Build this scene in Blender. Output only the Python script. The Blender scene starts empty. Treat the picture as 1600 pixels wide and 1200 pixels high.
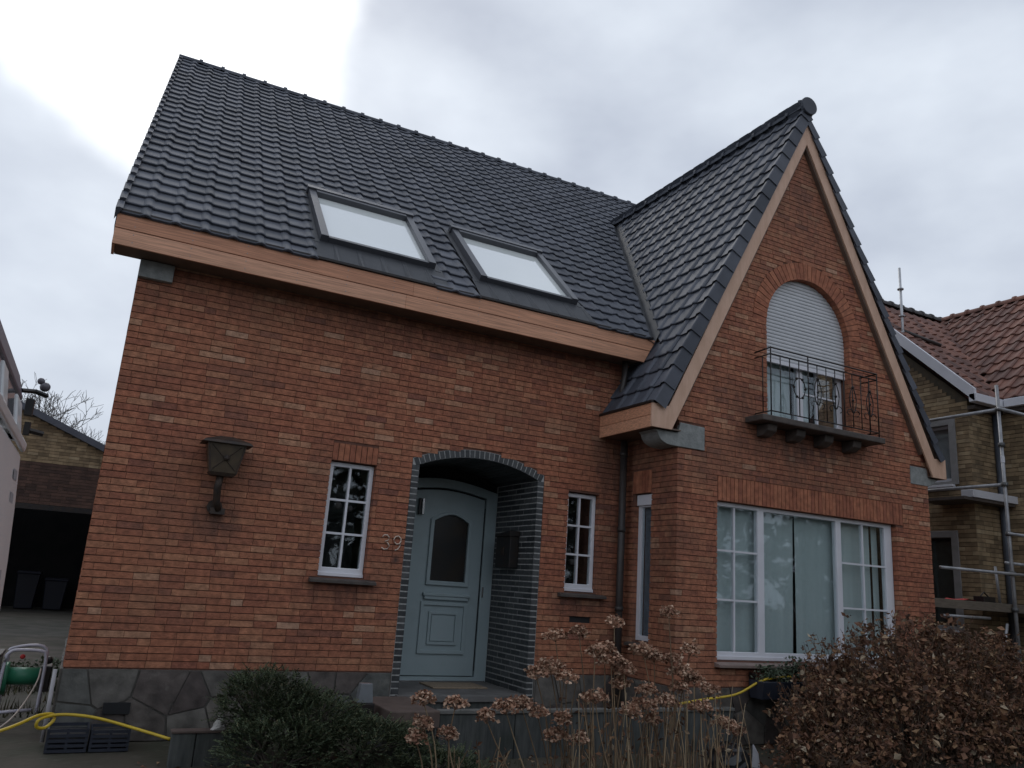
import bpy, bmesh, math, random
from mathutils import Vector, Matrix, noise
from mathutils.geometry import tessellate_polygon
random.seed(7)
sc = bpy.context.scene
col = sc.collection
# ------------------------------------------------------------------ camera
YAW, PITCH, ROLL, FPX = 0.466951794, 0.24689889, -0.0680527631, 1248.29
cy, sy, cp, sp = math.cos(YAW), math.sin(YAW), math.cos(PITCH), math.sin(PITCH)
FW = Vector((sy*cp, cy*cp, sp)); R0 = Vector((cy, -sy, 0)); D0 = FW.cross(R0)
RT = math.cos(ROLL)*R0 + math.sin(ROLL)*D0; DN = -math.sin(ROLL)*R0 + math.cos(ROLL)*D0
CAM = Vector((0, -8, 1.5))
cam = bpy.data.cameras.new('camera'); camo = bpy.data.objects.new('camera', cam); col.objects.link(camo)
cam.sensor_width = 36; cam.lens = 36*FPX/1600; cam.clip_end = 2000; cam.clip_start = 0.05
m = Matrix.Identity(4)
for i in range(3):
    m[i][0] = RT[i]; m[i][1] = -DN[i]; m[i][2] = -FW[i]; m[i][3] = CAM[i]
camo.matrix_world = m
sc.camera = camo
# ------------------------------------------------------------------ world
SUN_EL, SUN_AZ = math.radians(42), math.radians(4)      # behind the house, slightly right of +y
w = bpy.data.worlds.new('World'); sc.world = w; w.use_nodes = True
nt = w.node_tree; nt.nodes.clear()
def N(nt, t, **k):
    n = nt.nodes.new(t)
    for a, b in k.items():
        if a.startswith('i_'):
            n.inputs[a[2:].replace('_', ' ')].default_value = b
        else: setattr(n, a, b)
    return n
out = N(nt, 'ShaderNodeOutputWorld'); bg = N(nt, 'ShaderNodeBackground'); bg.inputs['Strength'].default_value = 0.1
sky = N(nt, 'ShaderNodeTexSky'); sky.sky_type = 'NISHITA'; sky.sun_disc = False
sky.sun_elevation = SUN_EL; sky.sun_rotation = SUN_AZ
tc = N(nt, 'ShaderNodeTexCoord')
n1 = N(nt, 'ShaderNodeTexNoise'); n1.inputs['Scale'].default_value = 3.0; n1.inputs['Detail'].default_value = 5; n1.inputs['Roughness'].default_value = .48
mp = N(nt, 'ShaderNodeMapping'); mp.inputs['Scale'].default_value = (1, 1, 1.8); mp.inputs['Location'].default_value = (3.1, 1.7, .4)
nt.links.new(tc.outputs['Generated'], mp.inputs['Vector']); nt.links.new(mp.outputs[0], n1.inputs['Vector'])
cr = N(nt, 'ShaderNodeValToRGB'); e = cr.color_ramp.elements
e[0].position = .36; e[0].color = (4.0, 4.4, 5.2, 1); e[1].position = .66; e[1].color = (6.3, 6.8, 7.5, 1)
nt.links.new(n1.outputs['Fac'], cr.inputs['Fac'])
# the bright break in the clouds where the sun stands behind them
BR = Vector((-.0273, .8023, .5963)).normalized()
dp = N(nt, 'ShaderNodeVectorMath', operation='DOT_PRODUCT'); dp.inputs[1].default_value = BR
nt.links.new(tc.outputs['Generated'], dp.inputs[0])
n2 = N(nt, 'ShaderNodeTexNoise'); n2.inputs['Scale'].default_value = 5; n2.inputs['Detail'].default_value = 4
nt.links.new(tc.outputs['Generated'], n2.inputs['Vector'])
ma = N(nt, 'ShaderNodeMath', operation='MULTIPLY_ADD'); ma.inputs[1].default_value = .028
nt.links.new(n2.outputs['Fac'], ma.inputs[0]); nt.links.new(dp.outputs['Value'], ma.inputs[2])
mr = N(nt, 'ShaderNodeMapRange'); mr.interpolation_type = 'SMOOTHSTEP'
mr.inputs['From Min'].default_value = .989; mr.inputs['From Max'].default_value = 1.002
nt.links.new(ma.outputs[0], mr.inputs['Value'])
mx = N(nt, 'ShaderNodeMix', data_type='RGBA'); mx.inputs[7].default_value = (11.5, 11.8, 12.2, 1)
nt.links.new(mr.outputs[0], mx.inputs[0]); nt.links.new(cr.outputs[0], mx.inputs[6])
mx2 = N(nt, 'ShaderNodeMix', data_type='RGBA'); mx2.inputs[0].default_value = .94
nt.links.new(sky.outputs[0], mx2.inputs[6]); nt.links.new(mx.outputs[2], mx2.inputs[7])
nt.links.new(mx2.outputs[2], bg.inputs['Color']); nt.links.new(bg.outputs[0], out.inputs['Surface'])
sl = bpy.data.lights.new('sun', 'SUN'); sl.energy = .5; sl.angle = math.radians(25); sl.color = (1, .96, .9)
so = bpy.data.objects.new('sun', sl); col.objects.link(so)
sd = Vector((math.sin(SUN_AZ)*math.cos(SUN_EL), math.cos(SUN_AZ)*math.cos(SUN_EL), math.sin(SUN_EL)))
so.rotation_euler = sd.to_track_quat('Z', 'Y').to_euler()
sc.view_settings.view_transform = 'Standard'; sc.view_settings.look = 'None'
sc.view_settings.gamma = 1; sc.view_settings.exposure = 0.34; sc.view_settings.use_curve_mapping = False
# ------------------------------------------------------------------ pixel helpers (1600 x 1200)
def at(u, v, y):
    d = (u-800)/FPX*RT + (v-600)/FPX*DN + FW
    return CAM + d*((y+8)/d.y)
def prj(P):
    d = Vector(P)-CAM; z = d.dot(FW)
    return (800+FPX*d.dot(RT)/z, 600+FPX*d.dot(DN)/z, z)
def inframe(P, mg=20):
    u, v, z = prj(P)
    return z > 0 and -mg < u < 1600+mg and -mg < v < 1200+mg
# ------------------------------------------------------------------ materials
MATS = {}
def mat(name, c, rough=.7, c2=None, ns=8, ramp=None, bump=0, bs=30, metal=0, spec=.5, isl=False, stretch=None, coat=0, dirt=None, det=5, rampv=(.68, 1.25), tint=False, dark_marks=()):
    """noise mix of c and c2; isl: random colour for every separate piece from ramp"""
    if name in MATS: return MATS[name]
    M = bpy.data.materials.new(name); M.use_nodes = True; t = M.node_tree; b = t.nodes['Principled BSDF']
    b.inputs['Roughness'].default_value = rough; b.inputs['Metallic'].default_value = metal
    b.inputs['Specular IOR Level'].default_value = spec
    if coat: b.inputs['Coat Weight'].default_value = coat
    L = t.links.new
    geo = N(t, 'ShaderNodeNewGeometry')
    pos = geo.outputs['Position']
    if stretch:
        mm = N(t, 'ShaderNodeVectorMath', operation='MULTIPLY'); mm.inputs[1].default_value = stretch; L(pos, mm.inputs[0]); pos = mm.outputs[0]
    no = N(t, 'ShaderNodeTexNoise'); no.inputs['Scale'].default_value = ns; no.inputs['Detail'].default_value = det; L(pos, no.inputs['Vector'])
    def rgb(x): return (x[0], x[1], x[2], 1)
    if isl:
        oi = N(t, 'ShaderNodeObjectInfo')
        ad = N(t, 'ShaderNodeMath', operation='ADD'); L(geo.outputs['Random Per Island'], ad.inputs[0]); L(oi.outputs['Random'], ad.inputs[1])
        fr = N(t, 'ShaderNodeMath', operation='FRACT'); L(ad.outputs[0], fr.inputs[0])
        rp = N(t, 'ShaderNodeValToRGB'); rp.color_ramp.interpolation = 'LINEAR'
        el = rp.color_ramp.elements
        while len(el) < len(ramp): el.new(.5)
        for k, (p_, cc) in enumerate(ramp): el[k].position = p_; el[k].color = rgb(cc)
        L(fr.outputs[0], rp.inputs[0]); base = rp.outputs[0]
        mxx = N(t, 'ShaderNodeMix', data_type='RGBA', blend_type='MULTIPLY'); mxx.inputs[0].default_value = 1
        mr_ = N(t, 'ShaderNodeMapRange'); mr_.inputs['From Min'].default_value = .3; mr_.inputs['From Max'].default_value = .7
        mr_.inputs['To Min'].default_value = rampv[0]; mr_.inputs['To Max'].default_value = rampv[1]
        L(no.outputs['Fac'], mr_.inputs[0]); L(base, mxx.inputs[6]); L(mr_.outputs[0], mxx.inputs[7]); colr = mxx.outputs[2]
    else:
        mxx = N(t, 'ShaderNodeMix', data_type='RGBA')
        mr_ = N(t, 'ShaderNodeMapRange'); mr_.inputs['From Min'].default_value = .35; mr_.inputs['From Max'].default_value = .65
        L(no.outputs['Fac'], mr_.inputs[0]); L(mr_.outputs[0], mxx.inputs[0])
        c2 = c2 or tuple(x*.8 for x in c)
        mxx.inputs[6].default_value = rgb(c); mxx.inputs[7].default_value = rgb(c2); colr = mxx.outputs[2]
    if dirt:   # (colour, scale, low, high)
        nd = N(t, 'ShaderNodeTexNoise'); nd.inputs['Scale'].default_value = dirt[1]; nd.inputs['Detail'].default_value = 6; nd.inputs['Roughness'].default_value = .65
        L(geo.outputs['Position'], nd.inputs['Vector'])
        md = N(t, 'ShaderNodeMapRange'); md.inputs['From Min'].default_value = dirt[2]; md.inputs['From Max'].default_value = dirt[3]; L(nd.outputs['Fac'], md.inputs[0])
        mz = N(t, 'ShaderNodeMath', operation='MULTIPLY'); mz.inputs[1].default_value = dirt[4] if len(dirt) > 4 else .8; L(md.outputs[0], mz.inputs[0])
        mm2 = N(t, 'ShaderNodeMix', data_type='RGBA'); L(mz.outputs[0], mm2.inputs[0]); L(colr, mm2.inputs[6]); mm2.inputs[7].default_value = rgb(dirt[0]); colr = mm2.outputs[2]
    if tint:
        nd = N(t, 'ShaderNodeTexNoise'); nd.inputs['Scale'].default_value = .55; nd.inputs['Detail'].default_value = 3; L(geo.outputs['Position'], nd.inputs['Vector'])
        md = N(t, 'ShaderNodeMapRange'); md.inputs['From Min'].default_value = .4; md.inputs['From Max'].default_value = .7; md.inputs['To Max'].default_value = .28; L(nd.outputs['Fac'], md.inputs[0])
        mm3 = N(t, 'ShaderNodeMix', data_type='RGBA'); L(md.outputs[0], mm3.inputs[0]); L(colr, mm3.inputs[6]); mm3.inputs[7].default_value = (.33, .18, .10, 1); colr = mm3.outputs[2]
    if dark_marks:   # soot and run-off, darker patches at eave and inner corner, broken up by noise
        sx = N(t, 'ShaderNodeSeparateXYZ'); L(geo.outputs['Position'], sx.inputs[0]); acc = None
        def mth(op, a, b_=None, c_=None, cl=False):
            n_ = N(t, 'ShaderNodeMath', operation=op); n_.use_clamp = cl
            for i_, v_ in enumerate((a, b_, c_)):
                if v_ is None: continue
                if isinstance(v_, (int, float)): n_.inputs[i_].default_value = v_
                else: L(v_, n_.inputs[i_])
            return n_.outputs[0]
        for x_, z_, hw, hh, am in dark_marks:
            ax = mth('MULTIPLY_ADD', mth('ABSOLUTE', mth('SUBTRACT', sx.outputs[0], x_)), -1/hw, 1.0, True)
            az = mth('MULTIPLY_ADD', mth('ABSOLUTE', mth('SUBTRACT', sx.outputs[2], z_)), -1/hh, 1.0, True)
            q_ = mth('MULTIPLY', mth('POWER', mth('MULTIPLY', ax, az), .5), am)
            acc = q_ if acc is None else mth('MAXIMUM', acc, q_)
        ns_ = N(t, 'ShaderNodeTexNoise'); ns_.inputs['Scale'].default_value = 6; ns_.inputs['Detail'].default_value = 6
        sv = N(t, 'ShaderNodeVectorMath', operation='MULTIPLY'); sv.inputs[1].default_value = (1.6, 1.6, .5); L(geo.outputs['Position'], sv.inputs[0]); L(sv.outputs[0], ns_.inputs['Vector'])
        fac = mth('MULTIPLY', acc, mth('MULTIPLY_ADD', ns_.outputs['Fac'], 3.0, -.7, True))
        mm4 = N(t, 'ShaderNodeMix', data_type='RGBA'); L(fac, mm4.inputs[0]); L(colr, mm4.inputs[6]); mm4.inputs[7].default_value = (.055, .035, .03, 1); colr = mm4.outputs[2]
    L(colr, b.inputs['Base Color'])
    if bump:
        nb = N(t, 'ShaderNodeTexNoise'); nb.inputs['Scale'].default_value = bs; nb.inputs['Detail'].default_value = 6; L(pos, nb.inputs['Vector'])
        bm_ = N(t, 'ShaderNodeBump'); bm_.inputs['Strength'].default_value = bump; bm_.inputs['Distance'].default_value = .01
        L(nb.outputs['Fac'], bm_.inputs['Height']); L(bm_.outputs[0], b.inputs['Normal'])
    MATS[name] = M; return M
def glass(name, tint=(.55, .6, .6), refl=.35, rough=.02):
    M = bpy.data.materials.new(name); M.use_nodes = True; t = M.node_tree; t.nodes.clear(); L = t.links.new
    o = N(t, 'ShaderNodeOutputMaterial'); tr = N(t, 'ShaderNodeBsdfTransparent'); tr.inputs[0].default_value = (*tint, 1)
    gl = N(t, 'ShaderNodeBsdfGlossy'); gl.inputs['Roughness'].default_value = rough; gl.inputs[0].default_value = (.9, .95, 1, 1)
    lw_ = N(t, 'ShaderNodeLayerWeight'); lw_.inputs['Blend'].default_value = .5; fr = N(t, 'ShaderNodeMath', operation='POWER'); fr.inputs[1].default_value = 4; L(lw_.outputs['Facing'], fr.inputs[0])
    geo = N(t, 'ShaderNodeNewGeometry'); nz = N(t, 'ShaderNodeTexNoise'); nz.inputs['Scale'].default_value = 1.3; L(geo.outputs['Position'], nz.inputs['Vector'])
    bu = N(t, 'ShaderNodeBump'); bu.inputs['Strength'].default_value = .04; bu.inputs['Distance'].default_value = .1; L(nz.outputs['Fac'], bu.inputs['Height']); L(bu.outputs[0], gl.inputs['Normal'])
    a = N(t, 'ShaderNodeMath', operation='MULTIPLY_ADD'); a.inputs[1].default_value = 1.0; a.inputs[2].default_value = refl; a.use_clamp = True
    L(fr.outputs[0], a.inputs[0]); mxs = N(t, 'ShaderNodeMixShader'); L(a.outputs[0], mxs.inputs[0]); L(tr.outputs[0], mxs.inputs[1]); L(gl.outputs[0], mxs.inputs[2]); L(mxs.outputs[0], o.inputs[0])
    MATS[name] = M; return M
BRK = [(0, (.22, .085, .058)), (.06, (.305, .107, .063)), (.45, (.355, .13, .072)), (.78, (.385, .15, .083)), (.92, (.41, .18, .10)), (.975, (.44, .225, .135)), (1, (.46, .27, .18))]
M_BRICK = mat('red_brick', None, .85, ramp=BRK, isl=True, ns=17, bump=.8, bs=45, dirt=((.11, .055, .042), 1.1, .5, .74, .6), rampv=(.62, 1.3), tint=True, dark_marks=[(2.3,1.33,.5,.2,.7),(1.02,1.93,.25,.25,.8),(5.08,1.36,.45,.2,.7),(7.75,3.36,1.3,.3,.75),(6.68,3.75,.3,.35,.6),(5.5,2.8,.35,1.6,.6),(2.83,1.68,.05,.05,1),(7.8,6.7,.7,.8,.45),(7.8,2.95,2.2,.22,.35),(2.7,4.2,3.6,.35,.5),(9.2,3.75,.35,.3,.5)])
M_LINT = mat('soldier_brick', None, .85, ramp=[(0, (.30, .105, .06)), (.5, (.36, .13, .07)), (1, (.40, .155, .085))], isl=True, ns=14, bump=.5, bs=60)
M_MORT = mat('brown_mortar', (.16, .075, .052), .95, (.12, .058, .042), ns=20, bump=.5, bs=80)
M_GREYB = mat('grey_glazed_brick', None, .42, ramp=[(0, (.028, .031, .034)), (.5, (.042, .046, .049)), (1, (.07, .073, .075))], isl=True, ns=20, bump=.2, bs=40)
M_WMORT = mat('pale_mortar', (.42, .42, .41), .95, (.30, .30, .29), ns=30)
M_TILE = mat('slate_blue_tile', None, .62, ramp=[(0, (.056, .062, .078)), (.5, (.072, .079, .099)), (1, (.092, .099, .12))], isl=True, ns=3, bump=.12, bs=90, spec=.35, rampv=(.78, 1.2))
M_LEAD = mat('lead_flashing', (.035, .038, .045), .55, (.05, .053, .06), ns=5, bump=.3, bs=9)
M_WOOD = mat('cedar_board', None, .6, ramp=[(0, (.56, .265, .155)), (.5, (.62, .31, .185)), (1, (.67, .37, .24))], isl=True, ns=4, stretch=(.7, 6, 26), bump=.25, bs=14)
M_WOODV = mat('pale_verge_board', (.66, .43, .31), .6, (.58, .365, .255), ns=5, stretch=(3, 3, 1), bump=.2, bs=20)
M_SOFF = mat('soffit_board', (.16, .11, .085), .7, (.12, .08, .06), ns=6)
M_WHITE = mat('white_upvc', (.72, .72, .76), .3, (.66, .66, .70), ns=3)
M_SHUT = mat('white_shutter', (.60, .61, .63), .4, (.55, .56, .58), ns=4)
M_DOOR = mat('blue_grey_door', (.325, .40, .42), .42, (.30, .375, .395), ns=2, bump=.04, bs=200, dirt=((.22, .26, .26), 3.5, .55, .75, .35))
M_DSTONE = mat('dark_sill_stone', (.06, .05, .045), .7, (.095, .075, .065), ns=9, bump=.4, bs=40)
M_PSILL = mat('pinkish_sill_stone', (.26, .19, .165), .7, (.20, .15, .13), ns=9, bump=.3, bs=50)
M_CONC = mat('weathered_concrete', (.10, .105, .10), .9, (.05, .055, .055), ns=7, stretch=(3, 1, .4), bump=.5, bs=25, dirt=((.03, .04, .03), 2.2, .5, .7, .6))
M_KNEEL = mat('grey_kneeler_stone', (.30, .31, .30), .85, (.21, .22, .215), ns=14, bump=.5, bs=50)
M_PLIN = mat('plinth_flagstone', None, .75, ramp=[(0, (.07, .052, .05)), (.35, (.12, .105, .092)), (.7, (.095, .105, .10)), (1, (.17, .15, .13))], isl=True, ns=7, bump=.8, bs=14, dirt=((.24, .23, .2), 5, .58, .72, .45), rampv=(.55, 1.4))
M_PMORT = mat('plinth_mortar', (.14, .13, .12), .95, (.09, .085, .075), ns=9)
M_BLACK = mat('black_iron', (.018, .018, .02), .45, (.03, .022, .018), ns=12, metal=.3)
M_PIPE = mat('dark_downpipe', (.035, .03, .03), .5, (.05, .04, .035), ns=8)
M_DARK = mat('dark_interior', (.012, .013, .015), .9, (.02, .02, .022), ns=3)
M_CURT = mat('sheer_curtain', (.47, .515, .515), .9, (.43, .48, .48), ns=1.2, stretch=(6, 1, .6))
M_LAMPG = mat('amber_lamp_glass', (.085, .06, .035), .4, (.05, .035, .022), ns=9)
M_RUST = mat('rusty_brown_metal', (.05, .03, .02), .6, (.025, .018, .015), ns=15)
M_SOIL = mat('soil', (.07, .055, .042), .95, (.045, .045, .028), ns=1.6, bump=.8, bs=14, dirt=((.10, .09, .07), 6, .55, .7, .6))
M_YEL = mat('yellow_hose', (.62, .44, .03), .4, (.55, .38, .03), ns=5)
M_NBR = mat('tan_brick', None, .9, ramp=[(0, (.17, .12, .07)), (.4, (.27, .19, .11)), (.8, (.33, .24, .14)), (1, (.38, .29, .18))], isl=True, ns=6, dirt=((.08, .06, .045), .8, .5, .7, .5))
M_NMORT = mat('tan_mortar', (.10, .08, .055), .95, (.07, .06, .045), ns=10)
M_NTILE = mat('red_pantile', None, .7, ramp=[(0, (.10, .045, .034)), (.5, (.16, .068, .048)), (1, (.21, .092, .062))], isl=True, ns=6)
M_NWHT = mat('white_painted_gutter', (.66, .66, .70), .4, (.6, .6, .64), ns=3)
M_NSTN = mat('grey_window_surround', (.27, .26, .26), .8, (.22, .215, .21), ns=8)
M_GALV = mat('galvanised_tube', (.36, .36, .37), .45, (.25, .25, .26), ns=9, metal=.4)
M_PLANK = mat('scaffold_plank', (.16, .13, .10), .8, (.11, .09, .07), ns=8, stretch=(1, 6, 6))
M_VAN = mat('white_van_paint', (.78, .79, .80), .3, (.74, .75, .76), ns=1.5, coat=.4)
M_VBAND = mat('dark_van_band', (.14, .12, .15), .4, (.11, .10, .12), ns=3)
M_GLD = glass('window_glass', (.95, .98, .98), .05)
M_GLV = mat('van_window_glass', (.20, .21, .24), .06, (.18, .19, .22), ns=1, spec=1)
M_GREEN = mat('green_plastic', (.03, .20, .11), .4, (.025, .16, .09), ns=4)
M_NAVY = mat('navy_plastic_crate', (.018, .022, .035), .5, (.025, .03, .045), ns=6)
M_JUN = mat('juniper_needles', None, .7, ramp=[(0, (.025, .042, .02)), (.5, (.055, .078, .036)), (.85, (.09, .11, .05)), (1, (.12, .10, .05))], isl=True, ns=2)
M_BROWN = mat('dead_shrub_leaf', None, .8, ramp=[(0, (.06, .030, .018)), (.4, (.15, .068, .038)), (.75, (.23, .115, .06)), (.93, (.31, .19, .10)), (1, (.42, .34, .24))], isl=True, ns=3)
M_HYD = mat('dry_flower_bract', None, .8, ramp=[(0, (.20, .09, .055)), (.5, (.40, .22, .14)), (1, (.60, .43, .31))], isl=True, ns=4)
M_STRAW = mat('dry_stem', None, .8, ramp=[(0, (.12, .075, .045)), (.6, (.25, .17, .10)), (1, (.42, .32, .20))], isl=True, ns=5)
M_BARK = mat('dark_bark', (.06, .045, .035), .9, (.04, .03, .025), ns=12)
M_TWIG = mat('distant_bark', (.17, .155, .15), .9, (.08, .07, .065), ns=5)
M_GRASS = mat('rough_grass', None, .8, ramp=[(0, (.025, .03, .012)), (.6, (.05, .05, .02)), (1, (.12, .09, .045))], isl=True, ns=3)
M_LEAFG = mat('evergreen_leaf', None, .6, ramp=[(0, (.03, .05, .025)), (.7, (.06, .085, .045)), (1, (.16, .17, .12))], isl=True, ns=3)
M_YARD = mat('gravel_yard', (.10, .088, .075), .95, (.055, .055, .04), ns=2.5, bump=.6, bs=30)
M_MAT = mat('coir_doormat', (.30, .23, .16), .95, (.22, .17, .12), ns=30, bump=.5, bs=100)
M_BAG = mat('black_bin_bag', (.012, .012, .014), .3, (.02, .02, .022), ns=8, bump=.6, bs=10)
M_RED = mat('red_cloth', (.45, .03, .03), .8, (.35, .03, .03), ns=6)
M_SCH = mat('chrome', (.5, .5, .5), .25, metal=.9)
# ------------------------------------------------------------------ mesh helpers
class MB:
    def __init__(s): s.v = []; s.f = []
    def add(s, vs, fs):
        o = len(s.v); s.v += [tuple(a) for a in vs]; s.f += [tuple(i+o for i in f) for f in fs]; return s
    def box(s, x0, x1, y0, y1, z0, z1):
        return s.add([(x0,y0,z0),(x1,y0,z0),(x1,y1,z0),(x0,y1,z0),(x0,y0,z1),(x1,y0,z1),(x1,y1,z1),(x0,y1,z1)],
                     [(0,3,2,1),(4,5,6,7),(0,1,5,4),(1,2,6,5),(2,3,7,6),(3,0,4,7)])
    def obox(s, c, ax, ay, az):   # centre and half-axes
        c = Vector(c); ax = Vector(ax); ay = Vector(ay); az = Vector(az)
        return s.add([c-ax-ay-az, c+ax-ay-az, c+ax+ay-az, c-ax+ay-az, c-ax-ay+az, c+ax-ay+az, c+ax+ay+az, c-ax+ay+az],
                     [(0,3,2,1),(4,5,6,7),(0,1,5,4),(1,2,6,5),(2,3,7,6),(3,0,4,7)])
    def tube(s, pts, r, n=8, r2=None, caps=True):
        pts = [Vector(p) for p in pts]; k = len(pts); rings = []
        up = Vector((0, 0, 1))
        for i, p in enumerate(pts):
            t = (pts[min(i+1, k-1)]-pts[max(i-1, 0)])
            if t.length < 1e-9: t = Vector((0, 0, 1))
            t.normalize()
            a = t.cross(up)
            if a.length < .1: a = t.cross(Vector((1, 0, 0)))
            a.normalize(); b = t.cross(a)
            rr = r if r2 is None else r+(r2-r)*i/(k-1)
            rings.append([p+(a*math.cos(2*math.pi*j/n)+b*math.sin(2*math.pi*j/n))*rr for j in range(n)])
        vs = [q for rg in rings for q in rg]; fs = []
        for i in range(k-1):
            for j in range(n): fs.append((i*n+j, i*n+(j+1) % n, (i+1)*n+(j+1) % n, (i+1)*n+j))
        if caps: fs.append(tuple(range(n-1, -1, -1))); fs.append(tuple((k-1)*n+j for j in range(n)))
        return s.add(vs, fs)
    def prism(s, poly, fn, d0, d1):
        """poly of (a,b); fn(a,b,d) -> xyz; convex or not, uses ngon caps"""
        n = len(poly)
        vs = [fn(a, b, d0) for a, b in poly]+[fn(a, b, d1) for a, b in poly]
        fs = [tuple(range(n-1, -1, -1)), tuple(range(n, 2*n))]+[(i, (i+1) % n, (i+1) % n+n, i+n) for i in range(n)]
        return s.add(vs, fs)
    def plate(s, loops, fn, d0, d1):
        flat = [p for l in loops for p in l]
        tris = tessellate_polygon([[Vector((a, b, 0)) for a, b in l] for l in loops])
        n = len(flat); vs = [fn(a, b, d0) for a, b in flat]+[fn(a, b, d1) for a, b in flat]
        fs = [tuple(t) for t in tris]+[tuple(i+n for i in reversed(t)) for t in tris]
        o = 0
        for l in loops:
            k = len(l)
            for i in range(k): fs.append((o+i, o+(i+1) % k, o+(i+1) % k+n, o+i+n))
            o += k
        return s.add(vs, fs)
    def sphere(s, c, r, n=8, sz=1):
        c = Vector(c); vs = []; fs = []
        for i in range(n+1):
            th = math.pi*i/n
            for j in range(n*2): ph = math.pi*j/n; vs.append(c+Vector((r*math.sin(th)*math.cos(ph), r*math.sin(th)*math.sin(ph), r*sz*math.cos(th))))
        for i in range(n):
            for j in range(2*n): fs.append((i*2*n+j, (i+1)*2*n+j, (i+1)*2*n+(j+1) % (2*n), i*2*n+(j+1) % (2*n)))
        return s.add(vs, fs)
    def mesh(s, name, m, smooth=False):
        me = bpy.data.meshes.new(name); me.from_pydata(s.v, [], s.f)
        bm_ = bmesh.new(); bm_.from_mesh(me); bmesh.ops.recalc_face_normals(bm_, faces=bm_.faces); bm_.to_mesh(me); bm_.free()
        if m: me.materials.append(m)
        if smooth: me.polygons.foreach_set('use_smooth', [True]*len(me.polygons))
        return me
    def raw(s, name, m, smooth=False):
        me = bpy.data.meshes.new(name); me.from_pydata(s.v, [], s.f); me.materials.append(m)
        if smooth: me.polygons.foreach_set('use_smooth', [True]*len(me.polygons))
        return me
    def build(s, name, m, parent=None, smooth=False, bevel=0):
        return link(name, s.mesh(name, m, smooth), parent, bevel)
def link(name, me, parent=None, bevel=0):
    o = bpy.data.objects.new(name, me); col.objects.link(o)
    if parent: o.parent = parent; o.matrix_parent_inverse = Matrix.Identity(4)
    if parent:
        q = parent; off = Vector((0, 0, 0))
        while q: off += q.location; q = q.parent
        o.location = -off
    if bevel:
        b = o.modifiers.new('bevel', 'BEVEL'); b.width = bevel; b.segments = 2; b.limit_method = 'ANGLE'; b.angle_limit = math.radians(40)
    return o
def tag(o, label=None, cat=None, group=None, kind=None):
    if label: o['label'] = label
    if cat: o['category'] = cat
    if group: o['group'] = group
    if kind: o['kind'] = kind
    return o
def thing(name, loc, label, cat, group=None):
    o = bpy.data.objects.new(name, None); col.objects.link(o); o.location = loc; o.empty_display_size = .1
    return tag(o, label, cat, group)
def sub(name, parent):     # an Empty that is a part with sub-parts
    o = bpy.data.objects.new(name, None); col.objects.link(o); o.parent = parent; q = parent; off = Vector((0, 0, 0))
    while q: off += q.location; q = q.parent
    o.location = -off
    return o
def box(name, m, parent, *a, bevel=0): return MB().box(*a).build(name, m, parent, bevel=bevel)
BOXFACES = [(0,3,2,1),(4,5,6,7),(0,1,5,4),(1,2,6,5),(2,3,7,6),(3,0,4,7)]
FY = lambda y0: (lambda a, b, d: (a, y0+d, b))     # front-facing wall: depth d goes into +y
FXL = lambda x0: (lambda a, b, d: (x0+d, a, b))    # wall facing -x: depth into +x
FXR = lambda x0: (lambda a, b, d: (x0-d, a, b))    # wall facing +x: depth into -x
def rect(a0, a1, b0, b1): return [(a0, b0), (a1, b0), (a1, b1), (a0, b1)]
# ------------------------------------------------------------------ ground
g = MB(); NX, NY = 60, 60
def gz(x, y): return 0
gr = MB().add([(-300, -300, -.004), (300, -300, -.004), (300, 400, -.004), (-300, 400, -.004)], [(0, 1, 2, 3)]).build('ground', M_SOIL); tag(gr, kind='structure')
yd = MB().add([(-12, 1, 0), (.0, 1, 0), (.0, 40, 0), (-12, 40, 0)], [(0, 1, 2, 3)]).build('driveway', M_YARD); tag(yd, kind='structure')
# ------------------------------------------------------------------ HOUSE
house = thing('brick_house', (0, 0, 0), 'red brick house with dark tiled roofs, a steep front gable and a grey blue door', 'house')
WX0, WX1, WY = 5.69, 9.98, -.95       # wing
ZPL = .59
ALLB = []      # every brick: (fn, a0,a1,b0,b1, wallpart)
def cutiv(a0, a1, cuts):
    iv = [(a0, a1)]
    for c0, c1 in cuts:
        nv = []
        for p, q in iv:
            if c1 <= p or c0 >= q: nv.append((p, q)); continue
            if c0 > p: nv.append((p, c0))
            if c1 < q: nv.append((c1, q))
        iv = nv
    return iv
def courses(fn, a0, a1, b0, b1, lim, cuts, part, ch=.062, bl=.215, store=ALLB):
    k = 0; z = b0
    rs = random.Random(int(a0*100+b0*10))
    while z+ch*.6 < b1:
        zm = z+ch/2; lo, hi = a0, a1
        if lim: lo, hi = lim(zm)
        if hi-lo > .05:
            iv = cutiv(lo, hi, [c(zm) for c in cuts if c(zm)])
            x = a0-rs.random()*.02-(bl/2 if k % 2 else 0)
            edges = []
            while x < a1:
                l = bl if rs.random() > .13 else bl*.5
                edges.append((x, x+l)); x += l
            for u0, u1 in iv:
                pcs = []
                for p, q in edges:
                    s0, s1 = max(p+.002, u0), min(q-.002, u1)
                    if s1-s0 > .035: pcs.append([s0, s1])
                if not pcs and u1-u0 > .02: pcs = [[u0, u1]]
                if pcs: pcs[0][0] = u0; pcs[-1][1] = u1
                for s0, s1 in pcs: store.append((fn, s0, s1, z+.0042+rs.uniform(-.0012, .0012), z+ch-.0042+rs.uniform(-.0012, .0012), part))
        z += ch; k += 1
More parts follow.
